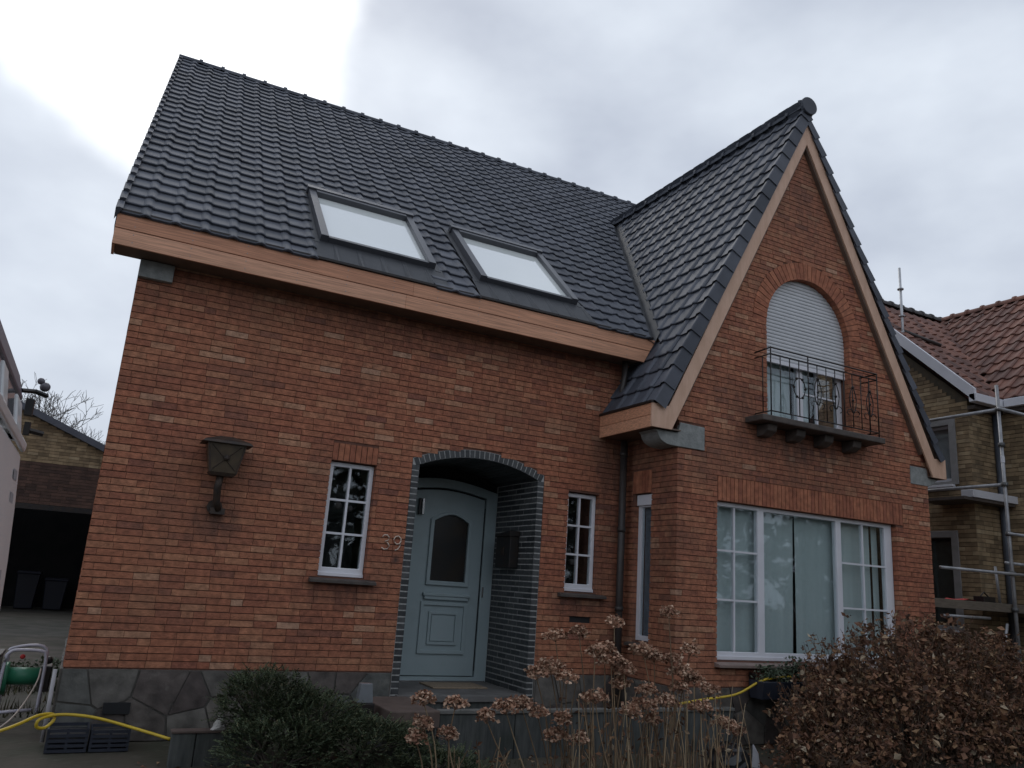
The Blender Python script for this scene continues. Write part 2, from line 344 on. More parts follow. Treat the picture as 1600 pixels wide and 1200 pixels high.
# --- porch arch geometry
PX0, PX1, PCX = 3.0, 4.45, 3.725
RO, RI, PCZ = 1.89, 1.80, 1.04
def arc(R, cx, cz, hw, n, cw=False):
    a = math.asin(hw/R); pts = [(cx+R*math.sin(-a+2*a*i/n), cz+R*math.cos(-a+2*a*i/n)) for i in range(n+1)]
    return pts
outer_arc = arc(RO, PCX, PCZ, .805, 16); inner_arc = arc(RI, PCX, PCZ, .725, 16)
def porchcut(zm):
    if zm < outer_arc[0][1]: return (2.914, 4.536)
    if zm < PCZ+RO:
        h = math.sqrt(RO**2-(zm-PCZ)**2); return (PCX-h, PCX+h)
def rc(a0, a1, b0, b1): return lambda zm: (a0, a1) if b0 < zm < b1 else None
ZT = 4.30
wall = MB().plate([[(.02, 0), (WX0+.02, 0), (WX0+.02, ZT), (.02, ZT)],
                   rect(2.044, 2.536, 1.47, 2.616), rect(4.864, 5.306, 1.48, 2.616),
                   [(2.912, .01), (4.538, .01)]+list(reversed([(x, z) for x, z in outer_arc])), rect(4.95, 5.25, 1.14, 1.235)], FY(.009), 0, .29).build('front_wall', M_MORT, house)
courses(FY(0), 0, WX0, ZPL, ZT, None, [rc(2.05, 2.53, 1.47, 2.615), rc(2.05, 2.53, 2.6, 2.80), rc(4.87, 5.30, 1.48, 2.61), rc(4.955, 5.245, 1.14, 1.235), porchcut], wall)
# wing front (gable)
GX, GZ, GS = 7.77, 6.10+1.5, 1.93
def glim(zm):
    h = (GZ+.2-zm)/GS
    return (max(WX0, GX-h), min(WX1, GX+h))
WAX, WAR, WAZ = 7.80, .74, 4.90       # arched window: centre x, radius, spring height
def archcut(zm):
    if 3.68 < zm < WAZ: return (WAX-WAR, WAX+WAR)
    if WAZ <= zm < WAZ+WAR+.23:
        h = math.sqrt(max(0, (WAR+.23)**2-(zm-WAZ)**2)); return (WAX-h, WAX+h)
archring_lo = lambda zm: (WAX-WAR-.23, WAX+WAR+.23) if WAZ-.0 < zm < WAZ else None
archpts = [(WAX+(WAR+.004)*math.cos(math.pi*i/20), WAZ+(WAR+.004)*math.sin(math.pi*i/20)) for i in range(21)]
gable = MB().plate([[(WX0+.02, 0), (WX1-.02, 0), (WX1-.02, GZ-GS*(WX1-GX)+.2), (GX, GZ+.2), (WX0+.02, GZ+.2-GS*(GX-WX0))],
                    rect(6.264, 9.306, .86, 2.606),
                    [(WAX+WAR+.004, 3.676)]+archpts+[(WAX-WAR-.004, 3.676)]], FY(WY+.009), 0, .28).build('gable_wall', M_MORT, house)
courses(FY(WY), WX0, WX1, ZPL, GZ, glim, [rc(6.27, 9.30, .86, 2.60), rc(6.27, 9.44, 2.6, 2.885), archcut, rc(5.3, 6.08, 3.19, 3.42), rc(9.63, 10.1, 3.19, 3.42)], gable)
# wing side wall (faces -x) with the narrow window
side = MB().plate([rect(WY+.03, -.0, 0, 3.45), rect(-.50, -.166, .99, 2.655)], FXL(WX0+.009), 0, .25).build('side_wall', M_MORT, house)
courses(FXL(WX0), WY+.0915, 0, ZPL, 3.42, None, [rc(-.494, -.172, .99, 2.65), rc(-.494, -.12, 2.6, 2.93)], side)
# outer side walls of the house, seen only from another position
def mainlim(zm):
    if zm < 4.5: return (.0915, 10.24)
    h = (9.6-zm)/.94; return (5.12-h, 5.12+h)
lw = MB().plate([[(.02, 0), (10.24, 0), (10.24, 4.5), (5.12, 9.4), (.02, 4.5)]], FXL(.008), 0, .28).build('left_wall', M_MORT, house)
courses(FXL(0), .0915, 10.24, ZPL, 9.3, mainlim, [], lw)
rw = MB().plate([rect(WY+.3, 1, 0, 3.5), ], FXR(WX1-.008), 0, .2).build('right_wall', M_MORT, house)
courses(FXR(WX1), WY+.0915, 1, ZPL, 3.45, None, [], rw)
rw2 = MB().plate([[(1.0, 0), (10.24, 0), (10.24, 4.5), (5.12, 9.4), (1.0, 5.4)]], FXR(WX1-.008), 0, .28).build('right_gable_wall', M_MORT, house)
bwall = MB().box(0.3, 9.7, 9.95, 10.24, 0, 4.6).build('back_wall', M_MORT, house)
# emit bricks: the 300 that show largest as objects, the rest joined
def emit_bricks(store, material, name='brick', stuffname='brick_courses', limit=300, depth=.09, rand=.004, allow=lambda a: True):
    sized = []
    for i, (fn, a0, a1, b0, b1, part) in enumerate(store):
        P = Vector(fn((a0+a1)/2, (b0+b1)/2, 0)); u, v, z = prj(P)
        vis = z > 0 and 0 < u < 1600 and 0 < v < 1180 and allow((P, part))
        sized.append((-(a1-a0)*(b1-b0)/(z*z) if vis else 0, i))
    sized.sort(); top = set(i for s_, i in sized[:limit] if s_ < 0)
    unit = MB().box(-.5, .5, -.5, .5, -.5, .5).mesh('brick_block', material)
    rest = {}
    for i, (fn, a0, a1, b0, b1, part) in enumerate(store):
        j = random.uniform(-.0015, rand)
        p0 = Vector(fn(a0, b0, -j)); p1 = Vector(fn(a1, b1, depth))
        if i in top:
            o = bpy.data.objects.new(name, unit); col.objects.link(o); o.parent = part
            o.location = (p0+p1)/2; o.scale = [abs(p1[k]-p0[k]) for k in range(3)]
            o.rotation_euler = (0, random.uniform(-.006, .006), 0)
        else:
            rest.setdefault(part.name, (part, MB()))[1].box(min(p0.x, p1.x), max(p0.x, p1.x), min(p0.y, p1.y), max(p0.y, p1.y), min(p0.z, p1.z), max(p0.z, p1.z))
    for part, mb in rest.values():
        o = bpy.data.objects.new(stuffname, mb.raw(stuffname, material)); col.objects.link(o); o.parent = part; o['kind'] = 'stuff'
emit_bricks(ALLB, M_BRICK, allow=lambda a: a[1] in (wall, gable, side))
# lintel soldiers
def soldier(a0, a1, b0, b1, fn, part, w=.062, fan=0):
    n = max(1, round((a1-a0)/w)); st = (a1-a0)/n
    for i in range(n):
        x0 = a0+i*st+.004; x1 = a0+(i+1)*st-.004; j = random.uniform(0, .004)
        t = ((x0+x1)/2-(a0+a1)/2)*fan
        MB().prism([(x0, b0), (x1, b0), (x1+t, b1), (x0+t, b1)], fn, -j, .09).build('lintel_brick', M_LINT, part)
soldier(6.28, 9.43, 2.605, 2.88, FY(WY), gable)
soldier(2.05, 2.53, 2.62, 2.795, FY(0), wall)
soldier(-.49, -.125, 2.66, 2.925, FXL(WX0), side)
# arched window ring
nA = 36
for i in range(nA):
    t0 = math.pi*(i+.06)/nA; t1 = math.pi*(i+.94)/nA; r1 = WAR+.225
    pl = [(WAX+r*math.cos(t), WAZ+r*math.sin(t)) for r, t in ((WAR, t0), (r1, t0), (r1, t1), (WAR, t1))]
    MB().prism(pl, FY(WY), -random.uniform(.002, .007), .14).build('arch_brick', M_LINT, gable)
# --- porch: grey brick surround, reveals and vault
porch = sub('porch', house)
sur = [(2.912, .3), (PX0+.004, .3)]+inner_arc+[(PX1-.004, .3), (4.538, .3)]+list(reversed(outer_arc))
MB().prism([(2.912, .25), (PX0-.005, .25)]+[(x, z) for x, z in arc(RI+.006, PCX, PCZ, .73, 16)]+[(PX1+.005, .25), (4.538, .25)]+list(reversed(outer_arc)), FY(.003), 0, .2).build('porch_surround', M_WMORT, porch)
MB().box(2.75, PX0-.004, .2, 1.05, .25, 2.7).build('porch_side_wall', M_WMORT, porch)
MB().box(PX1+.004, 4.72, .206, 1.05, .25, 2.7).build('porch_side_wall', M_WMORT, porch)
va = [(x, z+.006) for x, z in inner_arc]; vo = [(x, z+.12) for x, z in reversed(inner_arc)]
MB().prism(va+vo, FY(.21), 0, .85).build('porch_vault', mat('dark_vault_brick', (.045, .04, .04), .7, (.03, .027, .027), ns=14, bump=.4, bs=30), porch)
# vault bricks running front to back
for k in range(22):
    t0 = -math.asin(.725/RI)+2*math.asin(.725/RI)*(k+.05)/22; t1 = t0+2*math.asin(.725/RI)*.9/22
    MB().prism([(PCX+r*math.sin(t), PCZ+r*math.cos(t)) for r, t in ((RI, t0), (RI, t1), (RI+.05, t1), (RI+.05, t0))], FY(.0), .10, .99).build('vault_brick', M_GREYB, porch)
GB = []
zc = .31; k = 0
while zc < 2.66:
    z0, z1 = zc+.007, zc+.0555
    # left front column and left reveal
    GB.append((2.918, PX0, 0, .19, z0, z1)); GB.append((PX1, 4.53, 0, .19 if k % 2 else .09, z0, z1))
    y = .20 if k % 2 else .10
    while y < .98:
        GB.append((PX1, 4.54, y, min(y+.198, 1.0), z0, z1)); y += .21
    y = .20
    if k % 2:  GB.append((2.92, PX0, .2, .29, z0, z1)); y = .30
    while y < .98:
        GB.append((2.92, PX0, y, min(y+.198, 1.0), z0, z1)); y += .21
    zc += .0625; k += 1
unitg = MB().box(-.5, .5, -.5, .5, -.5, .5).mesh('grey_brick_block', M_GREYB)
restg = MB(); GB.sort(key=lambda b: (b[0] < 3 and b[2] > .1))
for i, b in enumerate(GB):
    if i < 272:
        o = bpy.data.objects.new('grey_brick', unitg); col.objects.link(o); o.parent = porch
        o.location = ((b[0]+b[1])/2, (b[2]+b[3])/2, (b[4]+b[5])/2); o.scale = (b[1]-b[0], b[3]-b[2], b[5]-b[4])
    else: restg.box(*b)
if restg.v: tag(restg.build('grey_brick_courses', M_GREYB, porch), kind='stuff')
nR = 27; aa = math.asin(.805/RO)
for i in range(nR):
    t0 = -aa+2*aa*(i+.09)/nR; t1 = -aa+2*aa*(i+.91)/nR
    MB().prism([(PCX+r*math.sin(t), PCZ+r*math.cos(t)) for r, t in ((RI, t0), (RI, t1), (RO-.004, t1), (RO-.004, t0))], FY(0), 0, .19).build('grey_brick', M_GREYB, porch)
M_STEP = mat('bluestone_step', (.16, .155, .15), .8, (.11, .105, .10), ns=5, bump=.3, bs=30)
MB().box(2.97, 4.45, -.06, 1.0, .31, .375).build('porch_step', M_STEP, porch, bevel=.006)
MB().box(2.93, 4.52, -.03, 1.0, .0, .305).build('step_base', M_CONC, porch)
# --- door
door = sub('front_door', house)
DY = 1.0
dtop = [(3.0+1.44*i/12, 2.60+.105*math.sin(math.pi*i/12)) for i in range(13)]
MB().box(2.9, 4.6, DY+.09, DY+.15, .3, 3.0).build('door_backing', M_DARK, door)
fi = [(3.20+1.10*i/12, 2.52+.075*math.sin(math.pi*i/12)) for i in range(13)]
MB().plate([[(3.0, .376), (4.447, .376)]+list(reversed([(x if x < 4.44 else 4.447, z) for x, z in dtop])),
            [(3.20, .43), (4.30, .43)]+list(reversed(fi))], FY(DY), 0, .08).build('door_frame', M_DOOR, door, bevel=.005)
MB().plate([[(2.99, .376), (4.46, .376), (4.46, 2.95), (2.99, 2.95)], [(3.02, .38), (4.43, .38), (4.43, 2.5), (3.02, 2.5)]], FY(DY+.075), 0, .01).build('door_head', M_DARK, door)
li = [(3.215+1.07*i/12, 2.50+.07*math.sin(math.pi*i/12)) for i in range(13)]
gtop = [(3.62+.47*i/10, 2.19+.09*math.sin(math.pi*i/10)) for i in range(11)]
leaf = MB().plate([[(3.215, .44), (4.285, .44)]+list(reversed(li)), [(3.62, 1.50), (4.09, 1.50)]+list(reversed(gtop))], FY(DY+.018), 0, .05).build('door_leaf', M_DOOR, door, bevel=.004)
def ring(name, m, parent, a0, a1, b0, b1, w, y0, y1, bev=.004, arch=0):
    if arch:
        o = [(a0, b0), (a1, b0)]+[(a1-(a1-a0)*i/10, b1+arch*math.sin(math.pi*i/10)) for i in range(11)]
        n_ = [(a0+w, b0+w), (a1-w, b0+w)]+[(a1-w-(a1-a0-2*w)*i/10, b1-w*.4+arch*math.sin(math.pi*i/10)*.85) for i in range(11)]
    else: o = rect(a0, a1, b0, b1); n_ = rect(a0+w, a1-w, b0+w, b1-w)
    return MB().plate([o, n_], FY(y0), 0, y1-y0).build(name, m, parent, bevel=bev)
ring('glass_moulding', M_DOOR, door, 3.585, 4.125, 1.45, 2.215, .045, DY-.012, DY+.03, arch=.1)
ring('panel_moulding', M_DOOR, door, 3.55, 4.14, .68, 1.26, .04, DY-.006, DY+.02)
ring('panel_moulding', M_DOOR, door, 3.66, 4.03, .78, 1.15, .03, DY-.004, DY+.02)
box('panel_field', M_DOOR, door, 3.70, 3.99, DY+.004, DY+.02, .82, 1.11, bevel=.004)
MB().box(3.56, 4.16, DY-.03, DY+.02, 1.325, 1.36).box(3.58, 4.14, DY-.018, DY+.02, 1.285, 1.325).build('letter_ledge', M_DOOR, door, bevel=.006)
box('threshold', M_SCH, door, 3.02, 4.43, DY-.02, DY+.05, .376, .39)
MB().plate([[(3.60, 1.48), (4.11, 1.48)]+list(reversed([(x, z+.015) for x, z in gtop]))], FY(DY+.04), 0, .01).build('door_glass', mat('smoked_door_glass', (.02, .022, .025), .12, (.035, .028, .022), ns=2), door)
MB().box(4.315, 4.335, DY-.014, DY, 1.34, 1.46).build('lock_plate', M_SCH, door, bevel=.003)
MB().box(4.28, 4.285, DY-.01, DY, .5, 2.4).build('leaf_edge_strip', M_DARK, door)
MB().box(3.405, 3.43, DY-.03, DY, 2.25, 2.44).build('hinge_cover', M_BLACK, door, bevel=.004)
MB().box(3.445, 3.475, DY-.035, DY, 2.25, 2.44).build('hinge_cover', M_SCH, door, bevel=.004)
mt = box('doormat', M_MAT, None, 3.55, 4.2, .42, .84, .376, .392, bevel=.004); tag(mt, 'worn beige doormat lying on the porch step before the door', 'doormat')
# --- house number
num = sub('house_number', house)
def digit(pts, ox):
    mb = MB(); mb.tube([(ox+a*.085, -.012, 1.775+b*.145) for a, b in pts], .0062, 6); return mb.build('digit', mat('pale_metal_digit', (.75, .62, .52), .5), num, smooth=True)
digit([(0, .85), (.2, 1), (.6, 1), (.85, .85), (.8, .66), (.35, .55), (.75, .46), (.95, .25), (.75, .05), (.35, 0), (0, .12)], 2.665)
digit([(.9, .65), (.75, .48), (.4, .42), (.1, .55), (0, .75), (.2, .95), (.55, 1), (.88, .85), (.92, .6), (.85, .3), (.6, .08), (.25, 0)], 2.79)
# --- windows
def curtain(name, x0, x1, z0, z1, y, parent, material=M_CURT, amp=.012, wl=.11, skew=0):
    mb = MB(); n = max(4, int((x1-x0)/.02)); vs = []
    for i in range(n+1):
        x = x0+(x1-x0)*i/n; yy = y+.35*amp*math.sin(x/wl*6.28)+amp*.35*math.sin(x/wl*2.3)
        vs += [(x+(skew if i == n else 0), yy, z0), (x, yy, z1)]
    fs = [(2*i, 2*i+2, 2*i+3, 2*i+1) for i in range(n)]
    return mb.add(vs, fs).build(name, material, parent, smooth=True)
def small_window(x0, x1, z0, z1, silly):
    w_ = sub('window', house); f = .045; y = .07
    MB().plate([rect(x0, x1, z0, z1), rect(x0+f, x1-f, z0+f*1.9, z1-f)], FY(y), 0, .06).build('window_frame', M_WHITE, w_, bevel=.006)
    MB().box(x0-.0, x1, y-.02, y, z0, z0+.035).build('window_board', M_WHITE, w_, bevel=.004)
    a0, a1, b0, b1 = x0+f, x1-f, z0+f*1.9, z1-f
    xm = (a0+a1)/2-.01
    MB().box(xm-.011, xm+.011, y+.006, y+.05, b0, b1).build('glazing_bar', M_WHITE, w_)
    for k in (1, 2):
        zz = b0+(b1-b0)*k/3
        MB().box(a0, a1, y+.008, y+.048, zz-.011, zz+.011).build('glazing_bar', M_WHITE, w_)
    cols = [(a0, xm-.011), (xm+.011, a1)]
    for c0, c1 in cols:
        for k in range(3):
            MB().box(c0, c1, y+.025, y+.031, b0+(b1-b0)*k/3+.011*(k > 0), b0+(b1-b0)*(k+1)/3-.011*(k < 2)).build('window_pane', M_GLD, w_)
    MB().box(x0+.01, x1-.01, .5, .52, z0, z1).build('room_behind', M_DARK, w_)
    for q in range(3):
        MB().sphere((random.uniform(x0+.1, x1-.1), .3, z0+random.uniform(.05, .9)), random.uniform(.02, .05), 5).build('ornament', mat('indoor_ornament', (.12, .10, .10), .5), w_, smooth=True)
    MB().prism([(-.075, z0-.065), (-.075, z0-.035), (.075, z0-.004), (.2, z0-.004), (.2, z0-.065)], lambda a, b, d: (d, a, b), x0-.09, x1+.11).build('window_sill', M_DSTONE, w_, bevel=.004)
small_window(2.055, 2.525, 1.475, 2.61, 0)
small_window(4.875, 5.295, 1.485, 2.605, 0)
# big window
bw_ = sub('picture_window', house); y = WY+.075; X0, X1, Z0, Z1 = 6.275, 9.295, .865, 2.60
MB().plate([rect(X0, X1, Z0, Z1), rect(X0+.035, 6.955, Z0+.085, Z1-.05), rect(7.055, 8.265, Z0+.085, Z1-.05), rect(8.355, X1-.14, Z0+.085, Z1-.05)], FY(y), 0, .07).build('window_frame', M_WHITE, bw_, bevel=.007)
MB().box(X0, X1, y-.022, y, Z0, Z0+.04).build('window_board', M_WHITE, bw_, bevel=.004)
for a0, a1 in ((X0+.035, 6.955), (8.355, X1-.14)):
    xm = (a0+a1)/2+(-.03 if a0 < 7 else 0)
    MB().box(xm-.012, xm+.012, y+.01, y+.05, Z0+.085, Z1-.05).build('glazing_bar', M_WHITE, bw_)
    for zz in (1.505, 2.05):
        MB().box(a0, a1, y+.012, y+.048, zz-.011, zz+.011).build('glazing_bar', M_WHITE, bw_)
    for c0, c1 in ((a0, xm-.012), (xm+.012, a1)):
        for z0, z1 in ((Z0+.085, 1.494), (1.516, 2.039), (2.061, Z1-.05)):
            MB().box(c0, c1, y+.028, y+.034, z0, z1).build('window_pane', M_GLD, bw_)
MB().box(7.055, 8.265, y+.028, y+.034, Z0+.085, Z1-.05).build('window_pane', M_GLD, bw_)
curtain('curtain', 6.28, 7.02, Z0+.05, Z1, y+.12, bw_, amp=.006)
curtain('curtain', 7.04, 7.648, Z0+.05, Z1, y+.12, bw_, amp=.008, skew=-.03)
curtain('curtain', 7.665, 8.34, Z0+.05, Z1, y+.115, bw_, amp=.008)
curtain('curtain', 8.35, 9.0, Z0+.05, Z1, y+.12, bw_, amp=.006)
curtain('curtain', 9.05, 9.16, Z0+.05, Z1, y+.12, bw_, amp=.006)
MB().box(X0, X1, y+.5, y+.52, Z0-.1, Z1+.1).build('room_behind', M_DARK, bw_)
MB().prism([(WY-.09, Z0-.07), (WY-.09, Z0-.04), (WY+.07, Z0-.004), (WY+.14, Z0-.004), (WY+.14, Z0-.07)], lambda a, b, d: (d, a, b), 6.235, 9.34).build('window_sill', M_PSILL, bw_, bevel=.004)
# side narrow window
sw = sub('narrow_window', house); xq = WX0+.06
fn = FXL(xq)
MB().plate([rect(-.494, -.172, .995, 2.65), rect(-.43, -.235, 1.05, 2.50)], fn, 0, .05).build('window_frame', M_WHITE, sw, bevel=.005)
MB().plate([rect(-.43, -.235, 1.05, 2.50)], FXL(xq+.02), 0, .006).build('window_pane', M_GLD, sw)
MB().box(xq-.03, xq+.04, -.49, -.176, 2.52, 2.645).build('shutter_box', M_WHITE, sw, bevel=.005)
MB().box(xq+.06, xq+.065, -.43, -.235, 1.05, 2.5).build('curtain', mat('grey_blind', (.16, .17, .2), .9), sw)
MB().prism([(WX0-.06, .93), (WX0-.06, .96), (WX0+.06, .985), (WX0+.14, .985), (WX0+.14, .93)], lambda a, b, d: (a, d, b), -.56, -.11).build('window_sill', M_DSTONE, sw, bevel=.004)
# arched window with roller shutter
aw = sub('arched_window', house); y = WY+.10
def halfw(z): return WAR if z < WAZ else math.sqrt(max(1e-6, WAR**2-(z-WAZ)**2))
z = 4.49; sh = .047
slat = []
k = 0
while z < WAZ+WAR-.01:
    z1 = min(z+sh, WAZ+WAR-.004)
    h0, h1 = halfw(z+.001), halfw(z1-.001)
    zm = (z+z1)/2; hm = (h0+h1)/2
    pf = [(0, z+.002), (-.011, z+.006), (-.014, zm), (-.011, z1-.005), (0, z1-.002), (.01, z1), (.01, z)]
    vs = []; n_ = len(pf)
    for sgn in (-1, 1):
        for a, b in pf: vs.append((WAX+sgn*(h0+(h1-h0)*((b-z)/(z1-z))), y+a, b))
    fs = [tuple(range(n_)), tuple(range(2*n_-1, n_-1, -1))]+[(i, (i+1) % n_, (i+1) % n_+n_, i+n_) for i in range(n_)]
    MB().add(vs, fs).build('shutter_slat', M_SHUT, aw); z = z1
MB().box(WAX-WAR, WAX+WAR, y-.018, y+.012, 4.435, 4.488).build('shutter_bottom_rail', M_WHITE, aw, bevel=.004)
yb = y+.05
MB().plate([rect(WAX-WAR, WAX+WAR, 3.68, 4.62), rect(WAX-WAR+.05, WAX-.07, 3.76, 4.6), rect(WAX+.03, WAX+WAR-.10, 3.76, 4.6)], FY(yb), 0, .06).build('window_frame', M_WHITE, aw, bevel=.006)
MB().box(WAX-WAR, WAX+WAR, yb-.06, yb, 3.68, 3.725).build('window_board', M_WHITE, aw, bevel=.004)
MB().box(WAX-WAR+.05, WAX-.07, yb+.02, yb+.026, 3.76, 4.6).build('window_pane', M_GLD, aw)
MB().box(WAX+.03, WAX+WAR-.10, yb+.02, yb+.026, 3.76, 4.6).build('window_pane', M_GLD, aw)
MB().box(WAX+.27, WAX+.295, yb-.0, yb+.04, 3.76, 4.6).build('glazing_bar', M_WHITE, aw)
MB().box(WAX+.03, WAX+.64, yb-.0, yb+.038, 4.13, 4.15).build('glazing_bar', M_WHITE, aw)
curtain('curtain', WAX-WAR+.05, WAX-.06, 3.74, 4.6, yb+.13, aw, amp=.008, wl=.08)
curtain('curtain', WAX+.03, WAX+.28, 3.74, 4.6, yb+.13, aw, amp=.008, wl=.08)
MB().box(WAX-WAR, WAX+WAR, yb+.45, yb+.47, 3.6, 4.7).build('room_behind', M_DARK, aw)
# balcony
bal = sub('balcony', house)
MB().box(6.70, 8.80, -1.24, WY+.10, 3.565, 3.64).build('balcony_slab', M_DSTONE, bal, bevel=.012)
for cx_ in (6.95, 7.42, 7.90, 8.40):
    MB().prism([(WY, 3.42), (WY-.10, 3.43), (WY-.18, 3.48), (WY-.20, 3.56), (WY, 3.56)], lambda a, b, d: (d, a, b), cx_-.075, cx_+.075).build('corbel', M_DSTONE, bal, bevel=.01)
BX0, BX1, BY = 6.86, 8.72, -1.21
def tube(name, pts, r, m, parent, n=8, **k): return MB().tube(pts, r, n).build(name, m, parent, smooth=True)
tube('top_rail', [(BX0, WY, 4.47), (BX0, BY, 4.48), (BX1, BY, 4.48), (BX1, WY, 4.48)], .010, M_BLACK, bal)
tube('lower_rail', [(BX0, WY, 4.40), (BX0, BY, 4.40), (BX1, BY, 4.40), (BX1, WY, 4.40)], .008, M_BLACK, bal)
tube('foot_rail', [(BX0, WY, 3.70), (BX0, BY, 3.70), (BX1, BY, 3.70), (BX1, WY, 3.70)], .008, M_BLACK, bal)
nb = 13
for i in range(nb):
    x = BX0+(BX1-BX0)*i/(nb-1)
    full = i in (0, nb-1, 4)
    tube('baluster', [(x, BY, 3.64 if full else 3.70), (x, BY, 4.49 if full or i == 4 else 4.40)], .0085 if full else .0065, M_BLACK, bal, 6)
for x in (BX0, BX1):
    tube('baluster', [(x, (BY+WY)/2, 3.7), (x, (BY+WY)/2, 4.4)], .0065, M_BLACK, bal, 6)
def scroll(cx_, kind):
    mb = MB(); z_ = 4.05
    if kind == 0:
        mb.tube([(cx_+.095*math.cos(t/12*6.283), BY-.004, z_+.13*math.sin(t/12*6.283)) for t in range(13)], .007, 5)
        for t in range(6):
            a = t/6*6.283; mb.sphere((cx_+.095*math.cos(a), BY-.006, z_+.13*math.sin(a)), .018, 4)
    else:
        for s_ in (-1, 1):
            mb.tube([(cx_+s_*(.015+.045*math.sin(q/10*3.14)), BY-.004, z_-.16+.32*q/10) for q in range(11)], .007, 5)
            mb.tube([(cx_+s_*(.06-.05*math.cos(q/7*4.5)), BY-.004, z_-.16+.04*math.sin(q/7*4.5)) for q in range(8)], .006, 5)
        mb.sphere((cx_, BY-.006, z_+.17), .02, 4); mb.sphere((cx_, BY-.006, z_), .018, 4)
    mb.build('scroll_ornament', M_BLACK, bal, smooth=True)
dx_ = (BX1-BX0)/(nb-1)
for i, kd in ((3, 0), (5, 1), (7, 1), (9, 1), (11, 1)): scroll(BX0+dx_*i, kd)
# --- kneeler stones
def kneeler(pts, y0, y1): MB().prism(pts, lambda a, b, d: (a, d, b), y0, y1).build('kneeler_stone', M_KNEEL, house, bevel=.006)
crv = [(5.36+.22*math.sin(t/8*1.571), 3.29-.13*(1-math.cos(t/8*1.571))*1.0) for t in range(9)]
kneeler([(5.36, 3.295)]+[(5.40+.2*(1-math.cos(t/8*1.571)), 3.27-.13*math.sin(t/8*1.571)) for t in range(9)]+[(6.07, 3.14), (6.07, 3.41), (5.72, 3.42), (5.68, 3.295)], WY-.014, WY+.30)
kneeler([(9.63, 3.18), (9.985, 3.18), (10.06, 3.2), (10.12, 3.25), (10.2, 3.295), (9.98, 3.295), (9.97, 3.42), (9.63, 3.42)], WY-.012, WY+.3)
kneeler([(-.004, 4.09), (.30, 4.09), (.30, 4.26), (-.004, 4.26)], -.06, .2)
# --- plinth of irregular flagstones
def voronoi(a0, a1, b0, b1, size, rs):
    nx, nz = max(1, round((a1-a0)/size)), max(1, round((b1-b0)/(size*.85)))
    S = [(a0+(i+.5+rs.uniform(-.42, .42))*(a1-a0)/nx, b0+(j+.5+rs.uniform(-.4, .4))*(b1-b0)/nz) for i in range(nx) for j in range(nz)]
    cells = []
    for i, s_ in enumerate(S):
        poly = rect(a0, a1, b0, b1)
        for j, t_ in enumerate(S):
            if i == j: continue
            mx_, my_ = (s_[0]+t_[0])/2, (s_[1]+t_[1])/2; nx_, ny_ = t_[0]-s_[0], t_[1]-s_[1]
            new = []
            for k_ in range(len(poly)):
                p, q = poly[k_], poly[(k_+1) % len(poly)]
                dp_ = (p[0]-mx_)*nx_+(p[1]-my_)*ny_; dq = (q[0]-mx_)*nx_+(q[1]-my_)*ny_
                if dp_ <= 0: new.append(p)
                if dp_*dq < 0:
                    t = dp_/(dp_-dq); new.append((p[0]+(q[0]-p[0])*t, p[1]+(q[1]-p[1])*t))
            poly = new
            if not poly: break
        if len(poly) >= 3: cells.append((s_, poly))
    return cells
plinth = sub('plinth', house); rs = random.Random(3)
def plinth_field(a0, a1, b0, b1, fn, size=.30):
    for c, poly in voronoi(a0, a1, b0, b1, size, rs):
        L_ = [math.hypot(p[0]-c[0], p[1]-c[1]) for p in poly]; w_ = .011
        ins = [(c[0]+(p[0]-c[0])*(1-w_/max(l, .03)), c[1]+(p[1]-c[1])*(1-w_/max(l, .03))) for p, l in zip(poly, L_)]
        MB().prism(ins, fn, -random.uniform(.006, .013), .03).build('plinth_stone', M_PLIN, plinth)
plinth_field(0, 2.90, 0, .585, FY(-.01)); plinth_field(4.55, 5.68, 0, .585, FY(-.01)); plinth_field(5.70, 9.98, 0, .585, FY(WY-.01), .34)
plinth_field(WY, -.04, 0, .585, FXL(WX0-.01)); plinth_field(0, 3, 0, .585, FXL(-.01), .4)
for a in ((.0, 2.905, -.008, .005, 0, .58), (4.54, WX0-.01, -.008, .005, 0, .58), (WX0-.008, WX1, WY-.008, WY+.005, 0, .58), (WX0-.008, WX0+.005, WY+.006, 0, 0, .58), (-.008, .005, .006, 3, 0, .58)): MB().box(*a).build('plinth_joint', M_PMORT, plinth)
va_ = sub('plinth_vent', plinth)
MB().box(.36, .57, -.045, -.02, .225, .315).build('vent_plate', M_DARK, plinth)
va_.name = 'vent'
bpy.data.objects.remove(va_)
# pale profile at the plinth corner
tube('corner_strip', [(-.05, -.06, .58), (-.045, -.06, .02)], .018, mat('pale_corner_strip', (.42, .40, .42), .5), house, 6)
# mail slot
ms = MB().box(4.957, 5.243, .02, .05, 1.142, 1.233).build('mail_slot', M_DARK, house)
# --- eaves of the main roof
AN = math.atan(.94); C_, S_ = math.cos(AN), math.sin(AN)
YE, ZE = -.34, 4.57
def xv(y): return 5.28+(ZE-3.60+.94*(y-YE))/1.87      # left valley in plan
fas = sub('eave_fascia', house)
seg = [-.262, 2.62, 5.78]
for zz0, zz1, yy in ((4.26, 4.412, -.32), (4.418, 4.565, -.324)):
    xe0 = 5.66 if zz0 < 4.3 else 5.745
    xs = [-.262, 2.55 if zz0 < 4.3 else 2.62, xe0]
    for i in range(2):
        x0, x1 = xs[i]+(.001 if i else 0), xs[i+1]-.001
        top = x1+(.085 if i == 1 else 0)
        MB().prism([(x0, zz0), (x1, zz0), (top, zz1), (x0, zz1)], FY(yy), 0, .024).build('fascia_board', M_WOOD, fas, bevel=.0025)
MB().box(-.262, -.238, -.294, -.0, 4.262, 4.563).build('fascia_end', M_WOOD, fas)
MB().box(-.236, 5.62, -.295, .0, 4.27, 4.285).build('soffit', M_SOFF, fas)
